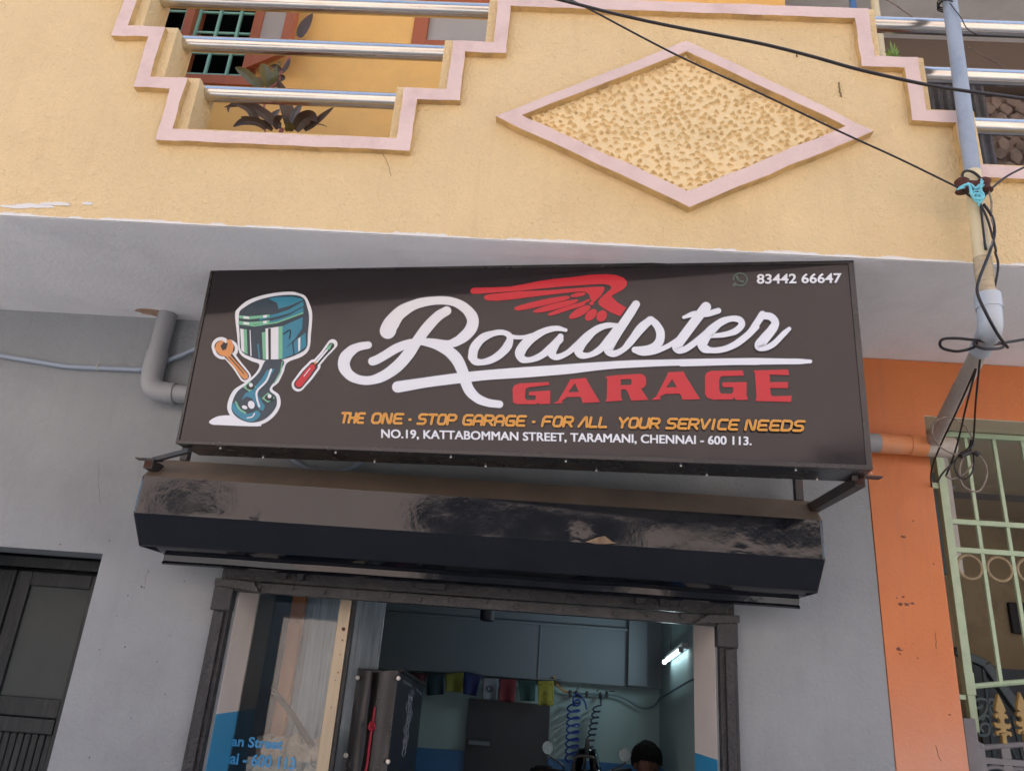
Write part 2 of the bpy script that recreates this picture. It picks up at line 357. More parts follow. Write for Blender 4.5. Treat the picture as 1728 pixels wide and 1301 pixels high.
tr = MB(); tr.prism([densify(PL, .05, .0035) + densify(IN, .05, .0035)[::-1]], lambda x, z: (x, -1.105, z), lambda x, z: (x, YF+.004, z)); edge_paint(tr.build('stepped_trim', m_pink, bld, bevel=.004), m_yeledge)
# diamond frame and rough-cast panel
DO = [k_(p) for p in ((-.320, 4.358), (.598, 4.872), (1.465, 4.366), (.598, 3.898))]
DI = [k_(p) for p in ((-.190, 4.372), (.597, 4.800), (1.333, 4.388), (.592, 3.984))]
tr = MB(); tr.prism([densify(DO, .05, .003, True), densify(DI, .05, .003, True)], lambda x, z: (x, -1.115, z), lambda x, z: (x, YF+.004, z)); edge_paint(tr.build('diamond_frame', m_pink, bld, bevel=.004), m_yeledge)
cx_, cz_ = sum(p[0] for p in DI)/4, sum(p[1] for p in DI)/4
NU, NV = 520, 330
A_, B_, C_, D_ = [np.array(p) for p in DI]
uu, vv = np.meshgrid(np.linspace(0, 1, NU+1), np.linspace(0, 1, NV+1))
PX = (1-uu)[..., None]*((1-vv)[..., None]*A_ + vv[..., None]*D_) + uu[..., None]*((1-vv)[..., None]*B_ + vv[..., None]*C_)
rng = np.random.default_rng(3); H = np.zeros(PX.shape[:2]); cs = []
tries = 0
while len(cs) < 1000 and tries < 90000:
    tries += 1
    p = np.array([rng.uniform(-.19, 1.33), rng.uniform(3.98, 4.80)])
    if all((p[0]-q[0])**2+((p[1]-q[1])*1.25)**2 > .0290**2 for q in cs): cs.append(p)
for p in cs:
    r0 = rng.uniform(.0095, .0165); dx, dz = PX[..., 0]-p[0], PX[..., 1]-p[1]
    m_ = (abs(dx) < .06) & (abs(dz) < .06); x_, z_ = dx[m_], dz[m_]*1.25
    rr = np.hypot(x_, z_); th = np.arctan2(z_, x_) - rng.normal(0, .35)
    lip = np.exp(-((rr-r0*(1+.25*np.sin(2*th+rng.uniform(0, 6))))/.0034)**2)*.75*np.clip(.15+1.0*np.sin(th), 0, 1.3)**1.3*rng.uniform(.5, 1.25)
    pit = -1.25*rng.uniform(.5, 1.2)*np.exp(-(np.hypot(x_*rng.uniform(.75, 1.1), z_-.0015)/(r0*.74))**4)
    H[m_] = np.where(np.abs(lip+pit) > np.abs(H[m_]), lip+pit, H[m_]+.3*(lip+pit))
H = H*.0150
fl = [noise.noise(Vector((float(q[0])*14, float(q[1])*14, 3.1)))*.006 + noise.noise(Vector((float(q[0])*60, float(q[1])*60, 1.1)))*.0016 for q in PX.reshape(-1, 2)]
H = H + np.array(fl).reshape(H.shape)
st = MB(); W_ = NU+1
st.v = [(float(q[0]), YF-.006-float(h), float(q[1])) for q, h in zip(PX.reshape(-1, 2), H.reshape(-1))]
st.f = [(j*W_+i, j*W_+i+1, (j+1)*W_+i+1, (j+1)*W_+i) for j in range(NV) for i in range(NU)]
st.build('rough_cast_panel', m_yelst, bld, smooth=True)
# steel rails in the openings
for xa, xb, z in ((-2.40,-.20,5.123),(-2.22,-.50,4.828),(-2.03,-.70,4.511),(1.40,3.45,5.130),(1.62,3.25,4.812),(1.83,3.05,4.509)):
    MB().tube([(xa-.02, -.98, z), (xb+.02, -.98, z)], .040, 24).build('balcony_rail', m_steel, bld, smooth=True)

# upper storey behind the balcony
uw = MB()
WX0, WX1 = atY(*cQ(245, 60), 0).x-.28, atY(*cW(610, 300), 0).x+.02
WZ0 = atY(*cW(500, 345), 0).z
W2X0, W2Z0 = atY(*cW(1268, 190), 0).x, atY(*cW(1300, 200), 0).z
XR = 1.50
uw.prism([[(-7,3.94),(XR,3.94),(XR,7.0),(-7,7.0)], [(WX0,WZ0),(WX1,WZ0),(WX1,6.3),(WX0,6.3)], [(W2X0,W2Z0),(W2X0+1.0,W2Z0),(W2X0+1.0,6.3),(W2X0,6.3)]],
         lambda x, z: (x, 0, z), lambda x, z: (x, .2, z))
uw.build('upper_wall', m_yelup, bld)
MB().box(-7, 7, YF, 3.4, 7.0, 7.2).build('roof_slab', m_soff, bld)
MB().box(-7, 7, 3.4, 3.5, 0, 7.2).build('back_wall', m_yelup, bld)
for x in (-7.1, 7.0): MB().box(x, x+.1, .3, 3.4, 0, 7.2).build('end_wall', m_yelup, bld)
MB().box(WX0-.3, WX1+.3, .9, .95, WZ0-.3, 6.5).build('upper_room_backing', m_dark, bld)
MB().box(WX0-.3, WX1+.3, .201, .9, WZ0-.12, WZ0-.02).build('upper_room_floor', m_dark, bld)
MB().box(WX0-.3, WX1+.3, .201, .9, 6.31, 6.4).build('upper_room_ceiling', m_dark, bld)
# left window: brown frame, mint grille, open shutter
wf = MB()
zt = 6.3
wf.box(WX0, WX0+.06, -.02, .12, WZ0, zt); wf.box(WX1-.05, WX1, -.02, .12, WZ0, zt); wf.box(WX0+.06, WX1-.05, -.02, .12, zt-.07, zt)
xm0, xm1 = atY(*cQ(395, 250), 0).x, atY(*cQ(470, 250), 0).x
wf.box(xm0, xm1, -.02, .12, WZ0, zt-.07)
wf.box(WX0-.06, WX1+.08, -.07, .1, WZ0-.075, WZ0)
win = wf.build('barred_window', m_brown, bld, bevel=.004)
gr = MB()
for x in [xm1+.012+(WX1-.05-xm1-.03)*k/3 for k in range(4)] + [WX0+.08, WX0+.17, xm0-.02]:
    gr.box(x-.009, x+.009, .02, .038, WZ0, zt-.07)
for k in range(8):
    z = WZ0+.10+k*.185
    gr.box(WX0+.06, WX1-.05, .039, .051, z-.008, z+.008)
gr.build('grille', m_greend, win)
hb = atY(*cW(575, 312), 0); zh = hb.z; far = atZ(*cW(765, 235), zh)
def leaf_quad(m_, t0, t1, z0, z1, th=.035):
    d = Vector((far.x-hb.x, far.y-hb.y, 0)); nrm = Vector((d.y, -d.x, 0)).normalized()*th/2
    a = Vector((hb.x, hb.y-.03, 0)); p0, p1 = a+d*t0, a+d*t1
    m_.add([(q+nrm*s_)[:2]+(z,) for z in (z0, z1) for q in (p0, p1) for s_ in (-1, 1)], [(0,1,3,2),(4,6,7,5),(0,4,5,1),(2,3,7,6),(0,2,6,4),(1,5,7,3)])
lf = MB(); leaf_quad(lf, 0, .22, zh, zt-.1); leaf_quad(lf, .78, 1, zh, zt-.1); leaf_quad(lf, .22, .78, zh, zh+.09); leaf_quad(lf, .22, .78, zt-.19, zt-.1)
lfo = lf.build('open_shutter', m_brown, bld, bevel=.003)
lf = MB(); leaf_quad(lf, .22, .78, zh+.09, zt-.19, .01); lf.build('frosted_pane', m_frost, lfo)
# right upper window
wf = MB(); wf.box(W2X0, W2X0+.1, -.015, .1, W2Z0, zt); wf.box(W2X0+.9, W2X0+1.0, -.015, .1, W2Z0, zt); wf.box(W2X0+.1, W2X0+.9, -.015, .1, W2Z0, W2Z0+.06); wf.box(W2X0+.1, W2X0+.9, -.015, .1, zt-.08, zt)
w2 = wf.build('closed_window', m_brown, bld, bevel=.004)
MB().box(W2X0+.1, W2X0+.9, .02, .03, W2Z0+.06, zt-.08).build('frosted_pane', m_frost, w2)
# things seen past the right rails: brown side wall, stone cladding
sb = thing('side_house', 'dim brown rendered house with stone clad lower wall seen past the right balcony rails', 'house', (2.5, .9, 0))
zc = atY(*cT(520, 440), .9).z
MB().box(1.70, 7, .9, 1.1, zc, 7.0).build('rendered_wall', mat('dull_brown_render', (.19,.145,.115), .9, bump=.2, bscale=20, var=.07, vscale=1, stain=(.13,.10,.085), stain_amt=.4), sb)
m_stone = mat('stone_cladding', (.26,.20,.17), .85, bump=.4, bscale=30, var=.35, vscale=7)
stn = MB(); z0_, z1_ = 3.95, zc-.01; xw0 = 1.70
stn.box(xw0, 7, 1.0, 1.1, z0_, z1_)
row = 0; z = z0_
while z < z1_-.02:
    x = 2.0 + (.06 if row % 2 else 0)
    while x < 4.6:
        wd, hh = random.uniform(.09, .13), random.uniform(.10, .15); d = random.uniform(.02, .055); y = 1.0-d
        zc2 = min(z+random.uniform(0, .02), z1_-.08)
        stn.prism([(x, zc2-hh*.55), (x+wd*.42, zc2-hh*.1), (x+wd*.45, min(zc2+hh*.35, z1_)), (x, min(zc2+hh*.6, z1_)), (x-wd*.42, zc2+hh*.3), (x-wd*.45, zc2-hh*.2)], lambda a, b: (a, y+random.uniform(-.012, .012), b), lambda a, b: (a, 1.02, b))
        x += .125
    z += .115; row += 1
stn.build('stone_cladding', m_stone, sb, bevel=.01)
crg = MB()
p0, p1 = atY(*cT(515, 440), .6), atY(*cT(840, 470), .6)
def corr(u, v):
    return (p0.x-.05+u*(p1.x-p0.x), .6+.018*math.sin(u*math.pi*2*7), 3.96+v*(p0.z+.05-3.96))
crg.grid(corr, 84, 6)
c_ = crg.build('corrugated_sheet', mat('grey_corrugated_steel', (.15,.15,.16), .4, metal=.6, var=.3, vscale=6, stain=(.09,.06,.05), stain_amt=.5)); c_.modifiers.new('solid', 'SOLIDIFY').thickness = .004
tag(c_, 'dark grey corrugated metal sheet leaning before the stone clad wall', 'metal sheet')

# orange neighbouring house
nb = thing('orange_house', 'orange painted house front with a recessed grilled porch at right', 'house', (2.2, 0, 0))
NX0, NZ0 = 2.092, 3.36
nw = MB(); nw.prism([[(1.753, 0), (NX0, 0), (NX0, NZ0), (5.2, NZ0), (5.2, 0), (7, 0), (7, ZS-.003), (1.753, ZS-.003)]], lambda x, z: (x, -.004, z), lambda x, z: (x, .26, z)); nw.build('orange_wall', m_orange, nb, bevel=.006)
MB().box(NX0-.06, 5.2, .262, 2.4, NZ0-.0, NZ0+.2).build('porch_ceiling', m_beige, nb)
MB().box(NX0+.002, 5.2, .0, .255, NZ0-.004, NZ0+.0).build('lintel_underside', m_beige, nb)
MB().box(NX0-.4, 6, 2.4, 2.5, 0, NZ0).build('porch_back_wall', m_brownwall, nb)
MB().box(NX0-.45, NX0-.4, .3, 2.4, 0, NZ0).build('porch_side_wall', m_brownwall, nb)
zb = atY(*c3(880, 815), 1.6).z
MB().box(NX0-.4, 6, 1.6, 1.8, zb, NZ0-.002).build('porch_beam', mat('grey_beam_paint', (.30,.30,.31), .8, var=.05), nb)
sa, sb_ = atY(*c3(780, 830), 1.55), atY(*c3(370, 1110), 1.55)
MB().prism([(sa.x+.05, sa.z+.02), (sa.x+.05, sa.z+.25), (sb_.x-.3, sb_.z+.1), (sb_.x-.3, sb_.z-.19), (sb_.x, sb_.z)], lambda x, z: (x, 1.45, z), lambda x, z: (x, 1.59, z)).build('stair_slab', m_grey, nb)
ja, jb = atY(*c3(370, 1115), .7), atY(*c3(440, 1080), .7)
jz = atY(*cG(540, 348), .7).z
MB().box(ja.x-.0, jb.x+.0, .70, .74, jz, jb.z+.3).build('white_door_jamb', mat('white_jamb_paint', (.62,.60,.56), .6), nb)
MB().box(ja.x-.22, ja.x-.005, .70, .73, jz, jb.z+.1).build('dark_shutter_panel', m_railblue, nb)
q = atY(*cG(800, 555), 2.36)
MB().box(q.x-.05, q.x+.09, 2.36, 2.398, q.z-.12, q.z+.12).build('switch_box', m_dark, nb, bevel=.01)
# chips in the orange pillar
cp = MB()
for x, y, r_ in ((240,162,.012),(228,488,.012),(258,490,.013),(285,485,.010),(218,705,.012),(232,712,.006),(312,750,.004),(290,680,.003),(388,293,.005),(208,458,.005),(240,452,.007),(290,84,.005),(465,1025,.006),(225,730,.005)):
    c_ = atY(*cG(x, y), 0); n_ = 9
    cp.prism([(c_.x+r_*random.uniform(.5, 1.5)*math.cos(6.28*k/n_), c_.z+r_*random.uniform(.3, .9)*math.sin(6.28*k/n_)) for k in range(n_)], lambda x, z: (x, -.0065, z), lambda x, z: (x, -.003, z))
cp.build('paint_chip', mat('dark_plaster_chip', (.16,.07,.05), .9, var=.3, vscale=50), nb)

# small marks on the walls
mk = MB()
for x, y, r_ in ((775,292,.006),(790,297,.004),(685,620,.004),(545,635,.003),(700,340,.004),(815,210,.003),(1010,262,.004),(490,1225,.004),(860,700,.003),(905,880,.003),(640,450,.003),(720,1010,.003),(930,560,.003),(330,60,.004),(600,40,.004)):
    q = atY(*c5(x, y), 0); mk.prism([(q.x+r_*random.uniform(.5, 1.3)*math.cos(t), q.z+r_*random.uniform(.5, 1.2)*math.sin(t)) for t in np.linspace(0, 6.28, 9)[:-1]], lambda a, b: (a, -.0018, b), lambda a, b: (a, .001, b))
mk.build('wall_speck', mat('dark_speck', (.06,.055,.05), .9), bld)
def crack(pts, Y, r_, parent, n):
    m_ = MB(); P = []
    for (a, b) in zip(pts[:-1], pts[1:]):
        for j in range(6): q = lerp0(a, b, j/6); P.append(atY(q[0]+random.uniform(-1, 1), q[1], Y))
    P.append(atY(*pts[-1], Y)); m_.tube(P, r_, 5); return m_.build(n, m_crack, parent)
def lerp0(a, b, t): return (a[0]+(b[0]-a[0])*t, a[1]+(b[1]-a[1])*t)
m_crack = mat('crack_dirt', (.14,.09,.05), .9)
crack([cW(1148,640), cW(1165,670), cW(1178,700), cW(1184,735)], YF, .0012, bld, 'plaster_crack')
crack([cD(1133,265), cD(1136,290), cD(1141,312)], YF-.004, .003, bld, 'stuck_leaf_scrap')
crack([cD(998,176), cD(999,184)], YF-.003, .003, bld, 'stuck_leaf_scrap')
crack([c5(812,195), c5(800,240), c5(792,280)], 0, .0008, bld, 'plaster_crack')
crack([(167,780), (166,815), (170,850)], 0, .0008, bld, 'plaster_crack')
crack([cG(398,625), cG(402,665), cG(405,705)], -.004, .0016, nb, 'plaster_crack')
crack([cG(400,1175), cG(412,1215), cG(427,1252)], -.004, .0016, nb, 'plaster_crack')

# shop room
ROOM = dict(x0=-1.78, x1=1.125, y1=3.0, z1=2.80)
m_tmp = MB().box(-1.9, 1.125, 3.0, 3.1, .15, 2.9); m_tmp.build('room_wall', m_roomg, bld)
MB().box(-1.9, -1.78, .31, 3.0, .15, 2.9).build('room_side_wall', mat('dark_navy_wall', (.02,.035,.05), .6, var=.1), bld)
MB().box(1.125, 1.225, .31, 3.1, .15, 2.9).build('room_side_wall', m_roomg, bld)
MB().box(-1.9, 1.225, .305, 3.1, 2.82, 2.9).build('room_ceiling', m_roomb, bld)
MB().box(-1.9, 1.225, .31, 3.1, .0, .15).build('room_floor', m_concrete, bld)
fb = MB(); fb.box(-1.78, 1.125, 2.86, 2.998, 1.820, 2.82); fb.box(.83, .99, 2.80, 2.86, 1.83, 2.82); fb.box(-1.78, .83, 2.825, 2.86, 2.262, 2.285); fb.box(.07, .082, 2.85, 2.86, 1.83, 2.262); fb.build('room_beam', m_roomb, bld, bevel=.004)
zdr = atY(*cI(780, 1140), 3.0).z
dd = MB(); dd.box(-1.78, 1.12, 2.985, 2.999, .15, zdr); dd.box(1.112, 1.124, .31, 2.985, .15, zdr); dd.build('room_dado', m_roomd, bld)
# dark back doorway
a_, b_ = atY(*cF(760, 335), 2.97), atY(*cF(1545, 380), 2.97)
MB().box(a_.x, b_.x, 2.955, 2.983, .15, a_.z).build('back_door_panel', mat('dark_door_panel', (.012,.02,.027), .5, var=.15), bld)
q = atY(*cF(760, 735), 2.95); q2 = atY(*cF(960, 735), 2.95)
MB().box(q.x, q2.x, 2.90, 2.953, q.z-.03, q.z).build('back_door_ledge', m_roomb, bld)

# building across the street (mirrored in the black gloss paint, the sign and the glass; dark openings and top storey added for those reflections)
ob = thing('opposite_house', 'tan plastered house across the street behind the viewer', 'house', (0, -11, 0))
ow = MB(); ow.box(-22, 16, -13, -11, 0, 9.2)
ow.build('wall', mat('tan_plaster', (.49,.405,.36), .85, var=.08, vscale=.6), ob)
MB().box(-22, 16, -13, -11.3, 9.2, 13).build('added_dark_storey', mat('dark_slate_sheet', (.045,.045,.055), .7, var=.1), ob)
for x0, x1, z0, z1 in ((-11.5, -10.5, 4.6, 5.6), (-7.3, -6.1, 4.62, 5.12), (-2.3, 1.9, 4.3, 5.35), (1.95, 6.2, 4.95, 5.7), (9, 10, 4.6, 5.6)):  # added dark areas that mirror as dark patches on the hood
    MB().box(x0, x1, -11, -10.97, z0, z1).build('window', m_dark, ob)
MB().box(-8.4, -4.95, -11, -10.97, 0, 2.95).build('doorway', m_dark, ob)  # from here on, dark areas added for the glass, lintel and jamb reflections
MB().box(-4.95, -2.2, -11, -10.97, 2.55, 2.85).build('added_dark_band', m_dark, ob)
MB().box(-2.1, 1.8, -11, -10.97, 0, 3.65).build('doorway', m_dark, ob)
MB().box(2.3, 6.0, -11, -10.97, 0, 2.7).build('doorway', m_dark, ob)
MB().box(1.8, 6.0, -11, -10.97, 3.05, 4.2).build('window', m_dark, ob)

# ------------------------------------------------------------ the sign board
SA, SB = Vector((-1.735, -.628, 0)), Vector((1.315, -1.045, 0))
SD = (SB-SA).normalized(); SN = Vector((SD.y, -SD.x, 0))          # SN points to the street
def S(px, py, lift=0.0):
    d = Vector(ray(px, py)); p0 = SA + SN*lift
    t = (p0-Vector(CAM)).dot(SN)/d.dot(SN); return Vector(CAM)+d*t
sign = thing('shop_sign', 'long dark brown light box sign with white script lettering and a red wing emblem', 'sign', tuple((SA+SB)/2+Vector((0,0,2.74))))
TL, TR, BRc, BLc = (357, 453), (1440, 440), (1473, 775+18), (297, 749)
def back(f, d): return lambda *a: f(*a) - SN*d
DEP = .20
corn = [TL, TR, BRc, BLc]
MB().prism([corn], lambda x, y: S(x, y)-SN*.012, lambda x, y: S(x, y)-SN*DEP).build('sign_box', m_signbox, sign, bevel=.003)
def lerp2(a, b, t): return (a[0]+(b[0]-a[0])*t, a[1]+(b[1]-a[1])*t)
def inset(il, ir, it, ib):
    def bil(u, v): return lerp2(lerp2(TL, TR, u), lerp2(BLc, BRc, u), v)
    return [bil(il, it), bil(1-ir, it), bil(1-ir, 1-ib), bil(il, 1-ib)]
fc = inset(.004, .009, .018, .022)
MB().prism([fc], lambda x, y: S(x, y), lambda x, y: S(x, y)-SN*.0115).build('sign_face', m_signface, sign)
fr = MB(); fr.prism([corn, fc], lambda x, y: S(x, y)+SN*.006, lambda x, y: S(x, y)-SN*.011); fr.build('sign_trim', m_signtrim, sign, bevel=.002)
rv = []
for k in range(6):
    u = (k+.35)/6; q = lerp2(BLc, BRc, u); p = S(*q)-SN*.035; rv.append(p)
    q = lerp2(BLc, BRc, (k+.6)/6); rv.append(S(*q)-SN*.175)
for p in rv: MB().lathe(p+Vector((0,0,-.004)), [(.001,-.004),(.004,-.0025),(.005,.003)], 10).build('rivet', m_screw, sign)

# variable-width strokes in photo pixels -> ribbons on the sign plane
LAY = [0.0]
def nextlift(): LAY[0] += .00025; return .0008 + LAY[0] % .002
def ribbon_poly(pts, ws, k=8, c0='round', c1='round'):
    P = smoothpts([Vector((p[0], p[1], 0)) for p in pts], k); n = len(pts)
    W = []
    for i in range(n-1):
        for j in range(k):
            t = j/k; t = t*t*(3-2*t); W.append(ws[i]*(1-t)+ws[i+1]*t)
    W.append(ws[-1]); L_, R_ = [], []
    for i, p in enumerate(P):
        a, b = P[max(0, i-1)], P[min(len(P)-1, i+1)]; t = (b-a).normalized(); nrm = Vector((-t.y, t.x, 0))
        L_.append(p+nrm*W[i]/2); R_.append(p-nrm*W[i]/2)
    return P, L_, R_, W
class Art:
    """flat printed film: ribbons and polygons given in photo pixels"""
    def __init__(s, lift): s.m = MB(); s.l = lift; s.n = 0
    def _l(s): s.n += 1; return s.l + .00006*s.n
    def stroke(s, pts, ws, cr=None, k=8, caps=(1, 1), grow=0):
        sc = 1
        if cr:
            p0, p1 = cr(0, 0), cr(1, 0); sc = p1[0]-p0[0]; pts = [cr(*p) for p in pts]
        if not isinstance(ws, (list, tuple)): ws = [ws]*len(pts)
        ws = [w_*sc+2*grow for w_ in ws]
        P, L_, R_, W = ribbon_poly(pts, ws, k); l = s._l()
        v = [S(q.x, q.y, l) for ab in zip(L_, R_) for q in ab]
        s.m.add(v, [(2*i, 2*i+1, 2*i+3, 2*i+2) for i in range(len(P)-1)])
        for e, i in ((0, 0), (1, len(P)-1)):
            if caps[e]:
                r_ = W[i]/2; c_ = P[i]; l2 = s._l()
                s.m.add([S(c_.x+r_*math.cos(2*math.pi*k_/18), c_.y+r_*math.sin(2*math.pi*k_/18), l2) for k_ in range(18)], [tuple(range(18))])
        return s
    def poly(s, loops, cr=None):
        if not isinstance(loops[0][0], (tuple, list)): loops = [loops]
        if cr: loops = [[cr(*p) for p in l] for l in loops]
        l = s._l(); s.m.flat(loops, lambda x, y: S(x, y, l)); return s
    def ell(s, c, rx, ry, rot=0, cr=None, n=28):
        a = math.radians(rot); pts = []
        for k in range(n):
            u, v = rx*math.cos(2*math.pi*k/n), ry*math.sin(2*math.pi*k/n)
            pts.append((c[0]+u*math.cos(a)-v*math.sin(a), c[1]+u*math.sin(a)+v*math.cos(a)))
        return s.poly(pts, cr)
    def build(s, name, m, parent, **k): return s.m.build(name, m, parent, **k)
def a2b(p): return (p[0]-1382.4, p[1])
SCRIPT = [
 (cA, [(408,468),(430,420),(500,335),(620,272),(760,248),(880,256),(970,302),(1024,372),(1020,440),(975,500),(905,548),(840,562),(740,546),(650,548),(560,562),(470,596),(380,650),(325,680),(296,690)], [118,114,92,70,60,60,70,84,86,80,66,50,42,50,62,66,64,64,62]),
 (cA, [(838,322),(770,365),(690,450),(618,548),(555,640),(475,728),(380,795),(285,828),(200,824),(130,790),(90,730),(96,668),(140,615),(195,585),(265,572)], [66,72,78,76,84,84,76,64,64,72,86,88,74,60,54]),
 (cA, [(640,548),(730,562),(830,602),(905,668),(950,755),(972,830),(1005,905),(1065,962),(1140,992),(1222,1003)], [44,60,78,86,82,80,76,66,58,54]),
 (cA, [(480,877),(700,842),(930,812),(1130,790),(1382,772),(1682,750),(2082,715),(2582,697),(3110,693)], [82,74,76,72,76,72,55,46,46]),
 (cC, [(0,640),(400,632),(700,632),(808,632)], [46,42,36,24]),
 (cA, [(1025,660),(1040,590),(1100,520),(1190,484),(1260,483),(1298,515),(1280,580),(1225,640),(1160,680),(1095,697),(1045,690),(1025,655)], [66,68,60,42,38,46,64,58,52,44,54,66]),
 (cA, [(1290,505),(1340,515),(1400,514),(1480,500)], [34,30,28,40]),
 (cA, [(1705,463),(1640,450),(1560,466),(1480,508),(1410,565),(1373,625),(1385,670),(1440,680),(1520,652),(1600,590),(1660,530)], [26,38,46,58,72,76,56,40,48,58,58]),
 (cB, [(285,510),(240,580),(222,630),(255,660),(330,632),(400,575),(460,520)], [44,62,66,44,40,46,50]),
 (cB, [(700,428),(620,430),(540,462),(465,528),(418,595),(430,642),(495,645),(570,605),(640,530),(695,455)], [30,42,52,68,74,52,38,50,60,56]),
 (cB, [(835,275),(790,345),(720,450),(662,545),(635,605),(670,635),(740,605),(800,540),(870,450),(938,390)], [58,64,66,66,70,48,42,56,66,56]),
 (cB, [(945,385),(985,425),(1012,480),(1005,545),(960,590),(890,605),(826,606)], [46,54,62,64,62,52,46]),
 (cB, [(826,606),(880,628),(960,620),(1030,597),(1100,560),(1150,520)], [44,42,42,36,36,30]),
 (cB, [(1345,295),(1300,350),(1240,430),(1180,510),(1135,575),(1142,606),(1185,605),(1240,572),(1310,515),(1370,460)], [74,70,70,70,74,54,46,46,44,40]),
 (cB, [(1183,370),(1260,345),(1350,345),(1435,322)], [24,42,44,42]),
 (cB, [(1370,508),(1480,495),(1560,470),(1605,425),(1590,388),(1530,380),(1450,408),(1370,478),(1322,548),(1330,592),(1390,610),(1480,600),(1570,560),(1650,500),(1715,440)], [28,38,48,48,46,42,54,70,78,66,42,44,48,46,40]),
 (cC, [(330,528),(420,458),(470,395),(508,338)], [36,36,44,46]),
 (cC, [(508,345),(560,352),(588,388),(570,430),(520,490),(490,532),(525,548),(580,520),(640,460),(676,428)], [44,46,48,56,62,64,34,36,34,26])]
halo, white = Art(.0006), Art(.003)
for cr, pts, ws in SCRIPT:
    halo.stroke(pts, ws, cr, grow=2.0); white.stroke(pts, ws, cr)
o = white.build('script_lettering', m_vwhite, sign); ORG[o.name] = ORG[sign.name]
halo.build('lettering_outline', m_vblack, o)

GAR = [
 (cA, [[(1318,890),(1332,863),(1370,851),(1580,840),(1586,862),(1440,880),(1416,888),(1412,905),(1408,955),(1420,972),(1478,972),(1486,960),(1487,938),(1435,938),(1438,912),(1592,902),(1591,1000),(1512,1002),(1500,992),(1488,1003),(1345,1002),(1320,988)]]),
 (cB, [[(232,998),(268,976),(346,843),(354,822),(470,811),(488,848),(572,988),(445,993),(438,960),(428,948),(330,951),(296,978),(300,996)], [(342,915),(418,913),(390,848)]]),
 (cB, [[(612,800),(690,791),(865,781),(892,790),(908,815),(908,858),(895,878),(872,890),(925,971),(800,977),(775,915),(758,893),(724,897),(726,955),(736,976),(612,985),(622,960),(625,820)], [(724,822),(724,864),(795,862),(804,850),(804,828),(795,818)]]),
 (cB, [[(945,972),(982,946),(1058,800),(1070,769),(1182,764),(1198,800),(1302,966),(1172,970),(1166,945),(1155,926),(1050,928),(1010,946),(1014,968)], [(1056,880),(1132,878),(1098,820)]]),
 (cB, [[(1338,800),(1350,772),(1380,760),(1612,756),(1622,795),(1465,798),(1447,806),(1442,830),(1442,905),(1455,925),(1530,926),(1543,912),(1542,878),(1466,878),(1464,843),(1642,841),(1640,930),(1650,971),(1562,972),(1550,950),(1538,968),(1400,970),(1355,957),(1338,930)]]),
 (cC, [[(450,689),(668,682),(676,718),(553,714),(555,762),(668,760),(668,800),(556,798),(560,840),(575,850),(692,846),(688,886),(464,880),(470,855),(460,705)]])]
blk, red = Art(.0005), Art(.003)
for cr, loops in GAR:
    sh = [[(p[0]+7, p[1]+6) for p in loops[0]]] + loops[1:]
    blk.poly(sh, cr); red.poly(loops, cr)
o = red.build('block_lettering', m_vred, sign); ORG[o.name] = ORG[sign.name]; blk.build('lettering_outline', m_vblack, o)

wing = Art(.002)
WB = lambda l: [cB(*p) for p in l]
WA = lambda l: [cA(*p) for p in l]
def spl(pts, k=5): return [(q.x, q.y) for q in smoothpts([Vector((p[0], p[1], 0)) for p in pts], k, closed=True)]
wing.poly(WA([(1010,180),(1016,162),(1034,154),(1150,152),(1300,146),(1400,128),(1500,108),(1620,90)]) + WB([(346,80),(500,60),(620,55),(690,62),(745,82),(770,112),(766,140),(740,168),(690,195),(655,215),(700,262),(764,300),(722,362),(650,335),(600,305),(566,280),(560,255),(578,228),(618,192),(650,165),(655,150),(640,135),(600,128),(500,132),(300,146),(0,174)]) + WA([(1380,175),(1080,198),(1028,198),(1014,192)]))
wing.poly(WA([(1108,225),(1116,210),(1140,203),(1400,176)]) + WB([(0,180),(200,172),(380,158),(520,148),(596,147),(606,155),(602,175),(580,212),(545,245),(528,260),(512,258),(500,230),(494,205),(470,186),(440,182),(380,186),(200,206),(0,230)]) + WA([(1380,233),(1200,250),(1140,247),(1115,240)]))
wing.ell((412,206), 56, 15, -10, cB)
wing.poly(spl([(-52,302),(-20,285),(80,258),(200,232),(310,215),(348,218),(345,235),(300,250),(160,285),(20,315),(-35,320)]), cB)
wing.poly(spl([(85,328),(130,302),(270,262),(390,239),(412,246),(385,268),(290,300),(180,328),(105,336)]), cB)
wing.poly(spl([(190,352),(225,328),(330,290),(440,257),(488,236),(496,248),(465,268),(450,285),(330,322),(225,356)]), cB)
wing.ell((425,332), 88, 29, -29, cB); wing.ell((506,352), 52, 32, -45, cB); wing.ell((585,360), 44, 36, -60, cB); wing.ell((511,269), 17, 13, 0, cB)
wing.build('wing_emblem', m_vred, sign)

